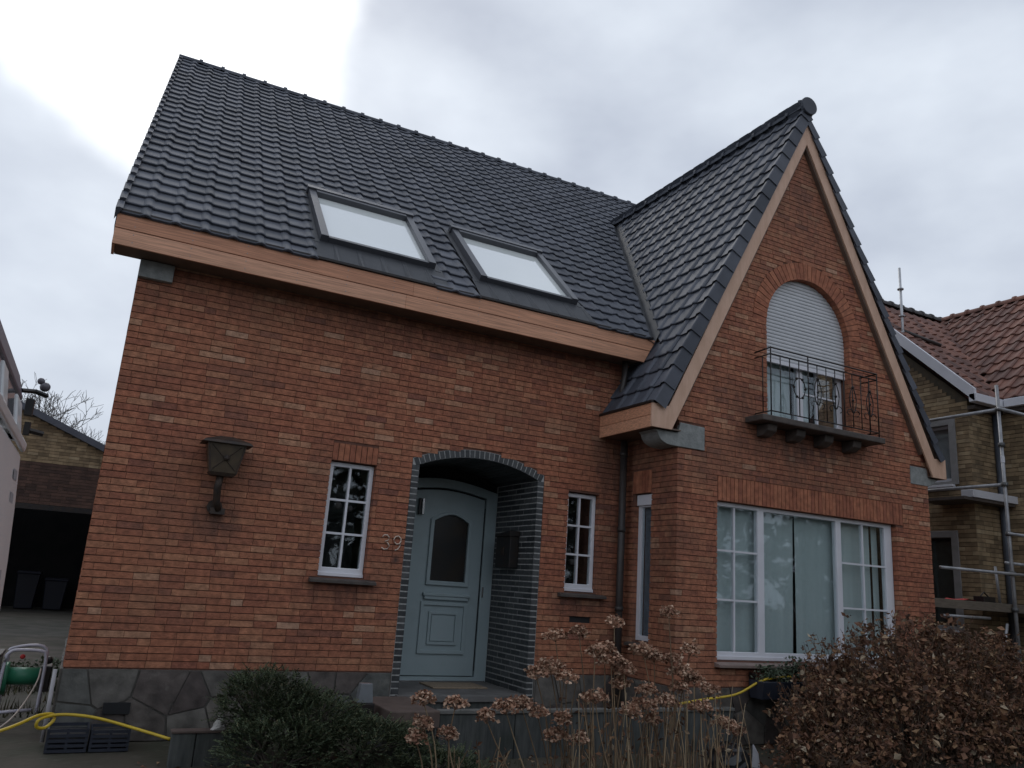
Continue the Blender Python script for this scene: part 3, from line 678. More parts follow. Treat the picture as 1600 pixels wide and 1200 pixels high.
MB().box(-.28, 5.78, -.345, -.30, 4.57, 4.60).build('gutter_edge', M_BLACK, fas, bevel=.004)
MB().box(-.27, 5.6, -.30, -.05, 4.44, 4.56).build('box_gutter', M_BLACK, fas)
for zz in (4.30, 4.375, 4.455, 4.53):
    for k in range(12):
        MB().tube([(-.1+.5*k, -.3195 if zz < 4.41 else -.3235, zz), (-.1+.5*k, -.3225 if zz < 4.41 else -.3265, zz)], .005, 6).build('nail_head', M_GALV, fas)
# wing return fascia and verge boards
wf = sub('gable_trim', house); VY = -1.03
for zz0, zz1 in ((3.30, 3.432), (3.436, 3.565)):
    MB().box(5.262, 5.284, VY+.0235, -.001, zz0, zz1).build('fascia_board', M_WOOD, wf, bevel=.0025)
    MB().box(10.256, 10.278, VY+.0235, 1, zz0, zz1).build('fascia_board', M_WOOD, wf, bevel=.0025)
def zo(x): return 7.95-1.93*abs(x-GX)
def zi(x): return 7.60-1.93*abs(x-GX)
xb = (7.60-3.30)/1.93; xo = (7.95-3.56)/1.93
MB().prism([(5.262, 3.30), (GX-xb, 3.30), (GX, 7.60), (GX, 7.95), (GX-xo, 3.56), (5.262, 3.57)], FY(VY), 0, .023).build('verge_board', M_WOODV, wf, bevel=.002)
MB().prism([(GX+.0015, 7.60), (GX+xb, 3.30), (10.278, 3.30), (10.278, 3.57), (GX+xo, 3.56), (GX+.0015, 7.95)], FY(VY), 0, .023).build('verge_board', M_WOODV, wf, bevel=.002)
MB().box(5.285, WX0, VY+.024, -.0, 3.305, 3.32).build('soffit', M_SOFF, wf)
MB().box(WX1, 10.255, VY+.024, 1, 3.305, 3.32).build('soffit', M_SOFF, wf)
MB().box(5.245, 5.30, VY-.01, -.0, 3.568, 3.596).build('gutter_edge', M_BLACK, wf, bevel=.004)
for sgn in (-1, 1):   # soffit under the verge between board and wall
    MB().prism([(GX+sgn*0, 7.55), (GX+sgn*2.05, 7.55-1.93*2.05), (GX+sgn*2.05, 7.63-1.93*2.05), (GX, 7.63)], FY(VY+.024), 0, .06).build('verge_soffit', M_SOFF, wf)
# --- roofs
roofm = sub('main_roof', house); roofw = sub('gable_roof', house)
TW = .2605
prof = [(0, .003), (.02, 0), (.175, 0), (.19, .010), (.203, .018), (.226, .024), (.25, .018), (.273, .003)]
def tile_mesh(gauge, name='tile', mt_=None, prof=prof, t=.029, sk=.025):
    vs = []; n_ = len(prof); L_ = gauge+.05
    for k_, (u, h) in enumerate(prof):
        dv = -.010 if h > .014 else (.012 if k_ == 0 else 0)
        vs.append((u, dv, h+t-sk-.004)); vs.append((u, dv-.004, h+t-.006)); vs.append((u, dv+.008, h+t)); vs.append((u, L_, h+t*(1-L_/gauge)+.002))
    fs = []
    for k_ in range(n_-1):
        for r in range(3): fs.append((k_*4+r, (k_+1)*4+r, (k_+1)*4+r+1, k_*4+r+1))
    e_ = (n_-1)*4
    fs.append((0, 1, 2, 3)); fs.append((e_+3, e_+2, e_+1, e_))
    me = bpy.data.meshes.new(name); me.from_pydata(vs, [], [tuple(f) for f in fs]); me.materials.append(mt_ or M_TILE)
    return me, vs, fs
def clip_mesh(vs, fs, mtx, planes, material):
    bm_ = bmesh.new(); bv = [bm_.verts.new(mtx@Vector(v)) for v in vs]
    for f in fs: bm_.faces.new([bv[i] for i in f])
    for co, no in planes:
        bmesh.ops.bisect_plane(bm_, geom=list(bm_.verts)+list(bm_.edges)+list(bm_.faces), plane_co=co, plane_no=no, clear_outer=True)
    if not bm_.faces: bm_.free(); return None
    me = bpy.data.meshes.new('tile'); bm_.to_mesh(me); bm_.free(); me.materials.append(material); return me
ROOFT = []   # (matrix, planes or None, parent, tilekey)
def lay(O, U, V, Nn, ncol, nrow, gauge, w, parent, key, place, u0=0, shear=0):
    for r in range(nrow):
        for c in range(ncol):
            u = u0+c*w; v = r*gauge
            P = O+U*(u+shear*(v/7.5)*(1-u/9.5))+V*v
            pl = place(P, P+U*w, P+V*gauge, P+U*w+V*gauge)
            if pl is None: continue
            M_ = Matrix(((U.x, V.x, Nn.x, P.x), (U.y, V.y, Nn.y, P.y), (U.z, V.z, Nn.z, P.z), (0, 0, 0, 1)))
            M_ = M_ @ Matrix.Rotation(random.uniform(-.006, .006), 4, 'Z') @ Matrix.Translation((0, 0, random.uniform(0, .003)))
            ROOFT.append((M_, pl, parent, key, P+U*w/2+V*gauge/2))
NRM = 29; GA = 7.52/NRM
TM = {'m': tile_mesh(GA)}
SKY = [(1.64, 2.96), (3.52, 4.86)]; SV0, SV1 = (0.0+.34)/C_, (1.10+.34)/C_    # slope coordinates of the skylights
vA, vB = Vector((xv(YE), YE, 0)), Vector((xv(3.6), 3.6, 0)); vd = (vB-vA).normalized(); vnl = Vector((vd.y, -vd.x, 0))   # points to +x
vdr = Vector((-vd.x, vd.y, 0)); vnr = Vector((-vd.y, -vd.x, 0))
ZAP = 8.26
def place_main(a, b, c, d):
    cx_ = (a.x+b.x)/2; v = ((a.y+d.y)/2-YE)/C_
    for s0, s1 in SKY:
        if s0-.02 < cx_ < s1+.03 and -.3 < v-.0 and v < SV1+.02: return None
    if min(a.x, b.x) > 10.2: return None
    ys = (a.y, d.y)
    if a.z > ZAP-.0: return []
    # distance to the valleys
    L_ = [((p-vA).dot(vnl)) for p in (a, b, c, d)]
    for p in (a, b, c, d): pass
    vAr = Vector((2*GX-vA.x, vA.y, 0)); Rr = [((Vector((p.x, p.y, 0))-vAr).dot(Vector((-vd.y, -vd.x, 0)))) for p in (a, b, c, d)]
    L_ = [((Vector((p.x, p.y, 0))-vA).dot(vnl)) for p in (a, b, c, d)]
    if max(L_) < -.06: return []
    if max(Rr) < -.06: return []
    if cx_ < GX:
        if min(L_) > -.05: return None if d.z < ZAP else []
        return [(vA-vnl*.05, vnl)]
    if min(Rr) > -.05: return None if d.z < ZAP else []
    return [(vAr-Vector((-vd.y, -vd.x, 0))*.05, Vector((-vd.y, -vd.x, 0)))]
Um, Vm, Nm = Vector((1, 0, 0)), Vector((0, C_, S_)), Vector((0, -S_, C_))
lay(Vector((-.255, YE-.03, ZE+.0))-Nm*.055+Vector((0, 0, .02)), Um, Vm, Nm, 41, NRM, GA, TW, roofm, 'm', place_main, shear=.27)
# wing slopes
AW = math.atan(1.87); CW, SW = math.cos(AW), math.sin(AW); LW = (GX-5.28)/CW; NRW = 20; GW = LW/NRW
TM['w'] = tile_mesh(GW)
VF = -1.045
def yv(x): return YE+(x-xv(YE))/(xv(1)-xv(0))      # main-roof valley y for a given x
def place_wl(a, b, c, d):
    P = [Vector((p.x, p.y, 0)) for p in (a, b, c, d)]
    L_ = [(p-vA).dot(vnl) for p in P]      # >0 = wing side
    if (a.z+d.z)/2 < 4.56: 
        return [] if min(p.y for p in P) < .0 else None
    if min(L_) > .06: return []
    if max(L_) < .05: return None
    return [(vA+vnl*.05, -vnl)]
def place_wr(a, b, c, d):
    m_ = lambda p: Vector((2*GX-p.x, p.y, p.z)); return None if place_wl(*[m_(p) for p in (a, b, c, d)]) is None else ([] if place_wl(*[m_(p) for p in (a, b, c, d)]) == [] else [(Vector((2*GX-vA.x, vA.y, 0))+Vector((-vd.y, -vd.x, 0))*.05, -Vector((-vd.y, -vd.x, 0)))])
U1, V1, N1 = Vector((0, -1, 0)), Vector((CW, 0, SW)), Vector((-SW, 0, CW))
NCW = 18
TWW = .2605
lay(Vector((5.28, VF+TWW*(NCW+1)-.03, 3.60))-N1*.055, U1, V1, N1, NCW, NRW, GW, TWW, roofw, 'w', place_wl)
U2, V2, N2 = Vector((0, 1, 0)), Vector((-CW, 0, SW)), Vector((SW, 0, CW))
lay(Vector((10.26, VF+TWW-.02, 3.60))-N2*.095, U2, V2, N2, NCW, NRW, GW, TWW, roofw, 'w', place_wr)
def emit_tiles(TT, limit, name='roof_tile', stuffname='roof_tile_field', material=None):
    material = material or M_TILE
    order = []
    for i, (M_, pl, parent, key, c) in enumerate(TT):
        u, v, z = prj(c); facing = (Vector((M_[0][2], M_[1][2], M_[2][2]))).dot(CAM-c) > 0
        order.append((z if (z > 0 and 0 < u < 1600 and 0 < v < 1200 and facing) else 1e9, i))
    order.sort(); top = set(i for z, i in order[:limit] if z < 1e8); rest = {}
    for i, (M_, pl, parent, key, c) in enumerate(TT):
        me, vs, fs = TM[key]
        if pl: me2 = clip_mesh(vs, fs, M_, pl, material)
        if pl and me2 is None: continue
        if i in top:
            o = bpy.data.objects.new(name, me2 if pl else me); col.objects.link(o); o.parent = parent
            if not pl: o.matrix_basis = M_
        else:
            mb = rest.setdefault(parent.name, (parent, MB()))[1]
            if pl: mb.add([v_.co for v_ in me2.vertices], [tuple(p.vertices) for p in me2.polygons])
            else: mb.add([M_@Vector(v_) for v_ in vs], fs)
    for parent, mb in rest.values():
        o = bpy.data.objects.new(stuffname, mb.raw(stuffname, material)); col.objects.link(o); o.parent = parent; o['kind'] = 'stuff'
emit_tiles(ROOFT, 300)
# decks below the tiles
def deckpt(x, y, off): 
    p = Vector((x, y, ZE+.94*(y-YE)))-Nm*off; return p
a_ = [deckpt(-.22, YE, .07), deckpt(5.66, YE, .07), deckpt(7.77, 3.55, .07), deckpt(9.88, YE+.0, .07), deckpt(10.2, YE+.0, .07), deckpt(10.2, 5.12, .07), deckpt(.04, 5.12, .07)]
MB().add(a_+[p-Nm*.08 for p in a_], [tuple(range(7)), tuple(range(13, 6, -1))]+[(i, (i+1) % 7, (i+1) % 7+7, i+7) for i in range(7)]).build('roof_deck', M_SOFF, roofm)
b_ = [Vector((.08, 10.58, ZE)), Vector((10.2, 10.58, ZE)), Vector((10.2, 5.12, 9.70)), Vector((.02, 5.12, 9.70))]
MB().add(b_+[p-Vector((0, 0, .1)) for p in b_], [(0, 1, 2, 3), (7, 6, 5, 4)]+[(i, (i+1) % 4, (i+1) % 4+4, i+4) for i in range(4)]).build('rear_roof_slope', M_TILE, roofm)
for sgn in (-1, 1):
    q = [Vector((GX+sgn*(GX-5.29), VF+.04, 3.60)), Vector((GX, VF+.04, ZAP)), Vector((GX, 3.5, ZAP)), Vector((GX+sgn*(GX-5.79), -.3, 4.55)), Vector((GX+sgn*(GX-5.32), 0, 3.62))]
    n_ = Vector((sgn*SW, 0, CW)); q = [p-n_*.07 for p in q]; q[1] = Vector((GX, q[1].y, ZAP-.16)); q[2] = Vector((GX, q[2].y, ZAP-.16))
    MB().add(q+[p-n_*.05 for p in q], [(0, 1, 2, 3, 4), (9, 8, 7, 6, 5)]+[(i, (i+1) % 5, (i+1) % 5+5, i+5) for i in range(5)]).build('roof_deck', M_SOFF, roofw)
    # valley strip
    A = Vector((GX+sgn*(GX-xv(YE)), YE, ZE)); B = Vector((GX, 3.55, ZE+.94*(3.55-YE)))
    dv = (B-A).normalized(); sx = Vector((sgn*1, 0, 0))
    o1 = A+Vector((sgn*.16, 0, 0))-Nm*.03; 
    MB().add([A+Vector((sgn*.10, 0, -.02)), A-Vector((0, 0, .045)), A+Vector((-sgn*.075, 0, .14-.03)), B+Vector((sgn*.10, 0, -.02)), B-Vector((0, 0, .045)), B+Vector((-sgn*.075, 0, .11))],
             [(0, 1, 4, 3), (1, 2, 5, 4)]).build('valley_flashing', M_LEAD, roofm if sgn < 0 else roofw)
# verge tiles of the wing: top plus a skirt over the board
def verge(sgn):
    U, V, Nn = (U1, V1, N1) if sgn < 0 else (-U2, V2, N2)
    for r in range(NRW):
        t = .026; P = Vector((GX+sgn*(GX-5.28), VF+.015, 3.60))-Nn*(.055 if sgn < 0 else .095)+V*(r*GW); skd = -.115 if sgn < 0 else -.07
        L_ = GW+.04
        def q(u, v, n): return P+U*u+V*v+Nn*n
        pf = [(-.26, .0), (-.08, .004), (-.03, .03), (.008, .034), (.02, .026), (.024, skd)]
        vs = []; n_ = len(pf)
        for u, h in pf:
            tt = t if h > -.05 else 0
            for v, k_ in ((0, 1), (L_, 1-L_/GW)):
                o_ = .016 if (v == 0 and u > 0) else 0
                vs += [q(u+o_, v-(.012 if v == 0 else 0), h+t*k_-(.02 if (h < -.05 and v == 0) else 0)), q(u-.012 if h > -.05 else u-.016, v, h+t*k_-(.026 if h > -.05 else 0))]
        fs = []
        for i in range(n_-1):
            a, b = i*4, (i+1)*4
            fs += [(a, b, b+2, a+2), (a+1, a+3, b+3, b+1), (a, a+1, b+1, b), (a+2, b+2, b+3, a+3)]
        fs += [(0, 2, 3, 1), ((n_-1)*4, (n_-1)*4+1, (n_-1)*4+3, (n_-1)*4+2)]
        MB().add(vs, fs).build('verge_tile', M_TILE, roofw)
verge(-1); verge(1)
# main verge tiles: skirt on the left edge
for r in range(NRM):
    P = Vector((-.255+.27*(r*GA/7.5), YE-.03, ZE+.02))-Nm*.055+Vm*(r*GA)
    vs = []
    for u, h in ((-.03, -.10), (-.03, .02), (.0, .03), (.03, .024)):
        vs += [P+Um*u+Nm*(h+.036)-Vm*.012, P+Um*u+Nm*(h+.0)+Vm*(GA+.03)]
    MB().add(vs, [(0, 2, 3, 1), (2, 4, 5, 3), (4, 6, 7, 5), (0, 6, 4, 2)]).build('verge_tile', M_TILE, roofm)
# ridge tiles
def ridge(p0, p1, n, r, parent, name='ridge_tile', m=M_TILE, seg=8, spread=1.0, lift=0):
    p0, p1 = Vector(p0), Vector(p1); d = (p1-p0)/n; dn = d.normalized(); sx = dn.cross(Vector((0, 0, 1))).normalized()
    for i in range(n):
        mb = MB(); a = p0+d*i; b = a+d*1.06; vs = []
        for P, rr in ((a-dn*.0, r*1.28), (a+dn*.05, r*1.28), (a+dn*.055, r), (b, r*.94)):
            for k_ in range(seg+1):
                t = math.radians(-12)+math.radians(204)*k_/seg
                vs.append(P+sx*rr*spread*math.cos(t)+Vector((0, 0, rr*math.sin(t)+lift)))
        s1 = seg+1; fs = [(j*s1+k_, j*s1+k_+1, (j+1)*s1+k_+1, (j+1)*s1+k_) for j in range(3) for k_ in range(seg)]
        fs.append(tuple(range(s1))); mb.add(vs, fs).build(name, m, parent, smooth=False)
ridge((10.2, 5.12, 9.66), (.0, 5.12, 9.66), 29, .075, roofm, spread=1.1)
ridge((GX, 3.5, 8.165), (GX, VF-.02, 8.165), 14, .082, roofw)
# end disc of the wing ridge
MB().prism([(GX+.14*math.cos(t/20*6.283), 8.165+.13*math.sin(t/20*6.283)) for t in range(20)], FY(VF-.055), 0, .04).build('ridge_end_disc', M_TILE, roofw, bevel=.01)
# --- skylights
def onroof(x, v, n): return Vector((x, YE, ZE))+Vm*v+Nm*n
for s0, s1 in SKY:
    sk = sub('skylight', house)
    def rb(name, m_, x0, x1, v0, v1, n0, n1, bevel=.004):
        vs = [onroof(x, v, n) for n in (n0, n1) for x, v in ((x0, v0), (x1, v0), (x1, v1), (x0, v1))]
        return MB().add(vs, BOXFACES).build(name, m_, sk, bevel=bevel)
    M_SKF = mat('anthracite_frame', (.075, .078, .09), .35, (.065, .068, .08), ns=3)
    f = .085; v0, v1 = SV0+.03, SV1
    rb('frame_side', M_SKF, s0, s0+f, v0, v1, -.05, .085); rb('frame_side', M_SKF, s1-f, s1, v0, v1, -.05, .085)
    rb('frame_top', M_SKF, s0+f+.001, s1-f-.001, v1-.10, v1, -.05, .10)
    rb('frame_bottom', M_SKF, s0+f+.001, s1-f-.001, v0, v0+.055, -.05, .07)
    rb('top_hood', M_SKF, s0-.02, s1+.02, v1-.03, v1+.05, .02, .112)
    rb('inner_sash', M_SKF, s0+f-.002, s1-f+.002, v0+.055, v0+.075, .02, .055)
    rb('glass_pane', MATS.get('skylight_glass') or mat('skylight_glass', (.88, .92, .90), .05, (.86, .90, .88), ns=2, spec=1.0, coat=1), s0+f, s1-f, v0+.05, v1-.09, .02, .03, bevel=0)  # near-white base colour stands in for the sky reflected in the pane
    rb('side_flashing', M_LEAD, s0-.07, s0, v0-.05, v1+.08, -.03, .012); rb('side_flashing', M_LEAD, s1, s1+.07, v0-.05, v1+.08, -.03, .012)
    # apron with the rolls pressed into it
    mb = MB(); n_ = 64; v_a, v_b = .01, v0+.01; vs = []
    for i in range(n_+1):
        x = s0-.09+(s1-s0+.18)*i/n_; u = ((x+.255) % TW)
        h = max(0, .045*math.exp(-((u-.226)/.022)**2))
        for v_, hh, e_ in ((v_a, h, -.045), (v_a+.004, h, -.012), (v_a+.11, h*.75, -.005), (v_b, 0, .01)): vs.append(onroof(x, v_, hh+e_))
    fs = [(i*4+j, (i+1)*4+j, (i+1)*4+j+1, i*4+j+1) for i in range(n_) for j in range(3)]
    mb.add(vs, fs).build('apron_flashing', M_LEAD, sk, smooth=False)
# --- downpipe
dpz = sub('downpipe', house)
tube('pipe', [(5.56, -.10, 3.28), (5.56, -.10, .0)], .042, M_PIPE, dpz, 12)
tube('pipe', [(5.50, -.16, 4.28), (5.50, -.12, 3.9), (5.50, -.10, 3.4)], .04, M_PIPE, dpz, 12)
for zz in (3.1, 2.2, 1.3, .5): tube('pipe_collar', [(5.56, -.10, zz), (5.56, -.10, zz+.05)], .05, M_PIPE, dpz, 12)
# ------------------------------------------------------------------ wall lamp
lampo = thing('wall_lamp', (1.0, -.15, 2.0), 'old brown lantern wall lamp with amber glass on the brickwork left of the windows', 'wall lamp')
def lanternpt(hw, z, yc=-.16): return [(1.0-hw, yc-hw, z), (1.0+hw, yc-hw, z), (1.0+hw, yc+hw, z), (1.0-hw, yc+hw, z)]
def frust(mb, h0, z0, h1, z1, cx_=1.0, yc=-.17, rx=1):
    return mb.add([(cx_+a*h0*rx, yc+b*h0*.62, z0) for a, b in ((-1, -1), (1, -1), (1, 1), (-1, 1))]+[(cx_+a*h1*rx, yc+b*h1*.62, z1) for a, b in ((-1, -1), (1, -1), (1, 1), (-1, 1))], BOXFACES)
frust(MB(), .115, 2.335, .165, 2.60).build('lamp_glass', M_LAMPG, lampo)
frust(frust(MB(), .225, 2.60, .20, 2.625), .20, 2.626, .06, 2.675).build('lamp_cap', M_RUST, lampo)
frust(MB(), .10, 2.305, .125, 2.334).build('lamp_base', M_RUST, lampo)
for a in (-1, 1):
    MB().tube([(1.0+a*.115, -.17-.115*.62, 2.335), (1.0+a*.166, -.17-.166*.62, 2.60)], .009, 5).build('lamp_edge', M_RUST, lampo)
MB().tube([(1-.10, -.25, 2.36), (1.13, -.27, 2.58)], .004, 4).tube([(1+.10, -.25, 2.36), (1-.13, -.27, 2.58)], .004, 4).sphere((1.01, -.262, 2.47), .03, 5).build('lamp_ornament', M_RUST, lampo)
MB().tube([(.99, -.17, 2.31), (.985, -.14, 2.2), (1.0, -.09, 2.08), (1.03, -.06, 2.0)], .034, 8).build('lamp_bracket', M_RUST, lampo, smooth=True)
MB().tube([(1.0, .01, 2.03), (1.0, -.03, 2.03)], .07, 10).box(.96, 1.09, -.08, -.01, 1.965, 2.02).build('wall_plate', M_RUST, lampo)
# letterbox in the porch
lb = thing('letterbox', (4.42, .54, 1.9), 'dark letterbox fixed to the grey brick side of the porch', 'letterbox')
MB().box(4.33, 4.449, .36, .72, 1.70, 2.06).build('box_body', M_BLACK, lb, bevel=.008)
MB().prism([(.35, 2.06), (.73, 2.06), (.73, 2.085), (.35, 2.12)], lambda a, b, d: (d, a, b), 4.315, 4.449).build('box_lid', M_BLACK, lb)
MB().box(4.322, 4.33, .50, .57, 1.84, 1.93).build('lock_cover', M_RUST, lb)
# ------------------------------------------------------------------ low concrete walls, steps
gw = thing('garden_wall', (4.6, -1.12, 0), 'low grey concrete panel wall running before the porch and gable', 'wall')
xs = [2.97, 3.72, 4.47, 5.22, 5.97, 6.32]
for i in range(5): MB().box(xs[i]+.004, xs[i+1]-.004, -1.15, -1.09, -.05, .375).build('wall_panel', M_CONC, gw, bevel=.006)
MB().box(2.96, 6.33, -1.165, -1.075, .377, .41).build('wall_coping', mat('pale_coping', (.17, .165, .155), .85, (.12, .12, .11), ns=8, bump=.3, bs=30), gw, bevel=.006)
M_BST = mat('brown_step_stone', (.13, .095, .08), .85, (.09, .065, .055), ns=7, bump=.4, bs=30)
st = thing('side_step', (2.7, -.9, 0), 'brown stone step block at the left end of the low concrete wall', 'step')
MB().box(2.50, 2.955, -1.2, -.35, .27, .41).build('tread', M_BST, st, bevel=.01); MB().box(2.6, 2.95, -1.12, -.35, 0, .268).build('riser', M_CONC, st)
bl = thing('planter_kerb', (1.1, -1, 0), 'dark concrete kerb block at the left end of the juniper hedge', 'kerb')
MB().box(.83, 1.0, -1.02, -.92, -.02, .235).build('kerb_block', M_CONC, bl, bevel=.008)
MB().box(1.006, 1.5, -1.02, -.92, -.02, .235).build('kerb_block', M_CONC, bl, bevel=.008)
MB().box(.82, 1.5, -1.03, -.91, .237, .255).build('kerb_cap', M_BST, bl, bevel=.004)
rg = MB(); rr_ = random.Random(5); vs = []
for i in range(6):
    for j in range(8): a = j/8*6.283; rad = (.055*(1-i/6)+.008)*rr_.uniform(.75, 1.2); vs.append((1.17+rad*math.cos(a), -.99+rad*.6*math.sin(a), .257+i*.022))
fs = [(i*8+j, i*8+(j+1) % 8, (i+1)*8+(j+1) % 8, (i+1)*8+j) for i in range(5) for j in range(8)]+[tuple(40+j for j in range(8))]
tag(rg.add(vs, fs).build('plaster_lump', mat('white_plaster', (.55, .53, .50), .8, (.42, .40, .38), ns=12)), 'small white plaster lump on the dark kerb beside the juniper', 'plaster lump')
# garden spotlight box on the hedge
gl_ = thing('garden_light', (2.34, -.9, 0), 'small dark garden light with a pale glass hood above the juniper', 'garden light')
MB().box(2.25, 2.43, -.98, -.84, .36, .44).build('light_box', M_BLACK, gl_, bevel=.006)
MB().prism([(2.28, .441), (2.42, .441), (2.40, .60), (2.30, .60)], FY(-.96), 0, .08).build('glass_hood', mat('pale_hood_glass', (.22, .24, .26), .2, (.18, .19, .2), ns=5), gl_, bevel=.005)
tube('ground_spike', [(2.34, -.91, .36), (2.34, -.91, 0)], .012, M_BLACK, gl_)
# crates
def crate(x0, x1, z1, label):
    t = thing('plastic_crate', ((x0+x1)/2, -.25, 0), label, 'crate', 'crates against the stone plinth')
    n_ = 5
    for i in range(n_):
        z0 = .004+(z1-.004)*i/n_
        MB().plate([rect(x0, x1, -.42, -.12), rect(x0+.012, x1-.012, -.408, -.132)], lambda a, b, d: (a, b, z0+d), 0, (z1/n_)*.62).build('crate_rim', M_NAVY, t)
    for x in (x0, (x0+x1)/2-.01, x1-.02):
        MB().box(x, x+.02, -.417, -.41, .003, z1-.01).build('crate_post', M_NAVY, t)
    MB().box(x0+.01, x1-.01, -.41, -.13, .003, .02).build('crate_base', M_NAVY, t)
    MB().box(x0+.012, x1-.012, -.406, -.132, z1*.5, z1*.72).build('crate_content', mat('dark_rubble', (.03, .03, .032), .9, (.05, .045, .04), ns=30), t)
crate(-.02, .275, .19, 'left dark plastic crate under the yellow hose'); crate(.29, .58, .175, 'right dark plastic crate below the vent in the plinth')
# yellow hoses
def smooth_path(P, n=6):
    P = [Vector(p) for p in P]; out_ = []
    for i in range(len(P)-1):
        p0, p1, p2, p3 = P[max(i-1, 0)], P[i], P[i+1], P[min(i+2, len(P)-1)]
        for k_ in range(n):
            t = k_/n; out_.append(.5*((2*p1)+(-p0+p2)*t+(2*p0-5*p1+4*p2-p3)*t*t+(-p0+3*p1-3*p2+p3)*t**3))
    return out_+[P[-1]]
hp = [at(-60, 1160, -.9), at(0, 1142, -.9), at(30, 1131, -.8), at(60, 1118, -.62), at(82, 1116, -.5), at(84, 1125, -.5), at(70, 1137, -.55), at(57, 1136, -.62), at(62, 1124, -.62), at(90, 1117, -.5), at(125, 1118, -.47), at(160, 1124, -.47), at(210, 1138, -.55), at(266, 1155, -.78), (1.2, -1.0+.1, .27)]
h1 = MB().tube(smooth_path(hp[:-1]), .012, 8).build('hose', M_YEL, smooth=True); tag(h1, 'yellow garden hose looping over the dark crates at the house corner', 'hose')
hp = [at(1060, 1100, -1.12), at(1100, 1093, -1.14), at(1150, 1085, -1.14), at(1185, 1066, -1.16), at(1205, 1060, -1.18), at(1235, 1058, -1.18), at(1262, 1066, -1.15)]
h2 = MB().tube(smooth_path(hp), .013, 8).build('hose', M_YEL, smooth=True); tag(h2, 'yellow garden hose draped over the dark planter below the big window', 'hose')
# foliage helpers
def leaves(mb, c, rad, n, size, rs, flat=.0, curl=.3, shell=.55, keep=None):
    for _ in range(n):
        while True:
            d = Vector((rs.uniform(-1, 1), rs.uniform(-1, 1), rs.uniform(-1, 1)))
            if .05 < d.length < 1: break
        d = d.normalized()*(shell+(1-shell)*rs.random())
        p = Vector((c[0]+d.x*rad[0], c[1]+d.y*rad[1], c[2]+d.z*rad[2]))
        nz = noise.noise(p*2.3)*.25+noise.noise(p*6)*.12
        p += d*nz*min(rad)
        if p.z < .01 or (keep and not keep(p)): continue
        leaf1(mb, p, size*rs.uniform(.5, 1.4), rs)
def leaf1(mb, p, s_, rs, asp=.5, dirv=None):
    a = Vector((rs.gauss(0, 1), rs.gauss(0, 1), rs.gauss(0, .7))).normalized() if dirv is None else dirv
    b = a.cross(Vector((rs.gauss(0, 1), rs.gauss(0, 1), rs.gauss(0, 1)))).normalized(); n_ = a.cross(b)
    k = rs.uniform(-.25, .25)*s_
    mb.add([p, p+a*s_*.5+b*s_*asp*.5+n_*k, p+a*s_, p+a*s_*.5-b*s_*asp*.5+n_*k], [(0, 1, 2, 3)])
rs = random.Random(11)
# planter and plant below big window
pl_ = thing('planter_box', (6.93, -1.15, .5), 'dark trough planter hung below the left of the big window', 'planter')
MB().prism([(-1.27, .68), (-1.04, .68), (-1.06, .50), (-1.24, .50)], lambda a, b, d: (d, a, b), 6.64, 7.26).build('trough', M_NAVY, pl_, bevel=.006)
MB().box(6.7, 6.72, -1.06, WY-.03, .5, .75).box(7.18, 7.2, -1.06, WY-.03, .5, .75).build('hanger', M_BLACK, pl_)
pp = thing('window_plant', (7.1, -1.15, .68), 'green leafy plant with pale edges growing in the dark trough planter', 'plant')
mb = MB(); leaves(mb, (6.92, -1.15, .74), (.32, .14, .13), 420, .05, rs, shell=.2); leaves(mb, (7.25, -1.17, .80), (.26, .14, .15), 320, .05, rs, shell=.2); mb.build('foliage', M_LEAFG, pp)
for k in range(10): x = rs.uniform(6.7, 7.3); MB().tube([(x, -1.15, .66), (x+rs.uniform(-.1, .1), -1.15+rs.uniform(-.1, .1), .82)], .004, 4).build('stem', M_BARK, pp)
# juniper hedge
jun = thing('juniper_hedge', (2.0, -1.3, 0), 'dark green spreading juniper growing against the stone plinth left of the door', 'hedge')
def spray(mb, p, d, L_, rs, m=7):
    side = d.cross(Vector((0, 0, 1)));  side = side.normalized() if side.length > .1 else Vector((1, 0, 0))
    for k in range(m):
        t = k/m; q = p+d*L_*t
        for s_ in (-1, 1):
            e_ = (d*.6+side*s_*.7+Vector((0, 0, rs.uniform(-.2, .5)))).normalized(); w_ = .008
            l = L_*.34*(1-t*.6); b = e_.cross(Vector((0, 0, 1))).normalized()*w_
            mb.add([q-b, q+b, q+e_*l], [(0, 1, 2)])
mb = MB()
JC = [((1.50, -.98, .34), (.42, .62, .34)), ((1.75, -1.25, .26), (.55, .6, .30)), ((2.2, -1.45, .14), (.6, .55, .24)), ((1.5, -1.65, .14), (.45, .5, .28)), ((2.7, -1.75, .0), (.5, .4, .20))]
cnt = 0
while cnt < 7000:
    c, rad = JC[rs.choice((0, 0, 1, 1, 2, 2, 3, 4))]
    d = Vector((rs.gauss(0, 1), rs.gauss(0, 1), abs(rs.gauss(0, 1)))).normalized()
    f = rs.uniform(.7, 1.03)
    p = Vector((c[0]+d.x*rad[0]*f, c[1]+d.y*rad[1]*f, c[2]+d.z*rad[2]*f+noise.noise(Vector((d.x*3+c[0], d.y*3, d.z*3)))*.08))
    if p.z < .02 or p.x < 1.18 and p.y > -1.04 or p.y > -.08: continue
    dd = (d+Vector((rs.uniform(-.9, .9), rs.uniform(-.9, .9), rs.uniform(-.5, .3)))).normalized()
    spray(mb, p, dd, rs.uniform(.045, .095), rs, m=5); cnt += 1
mb.build('foliage', M_JUN, jun)
mb = MB()
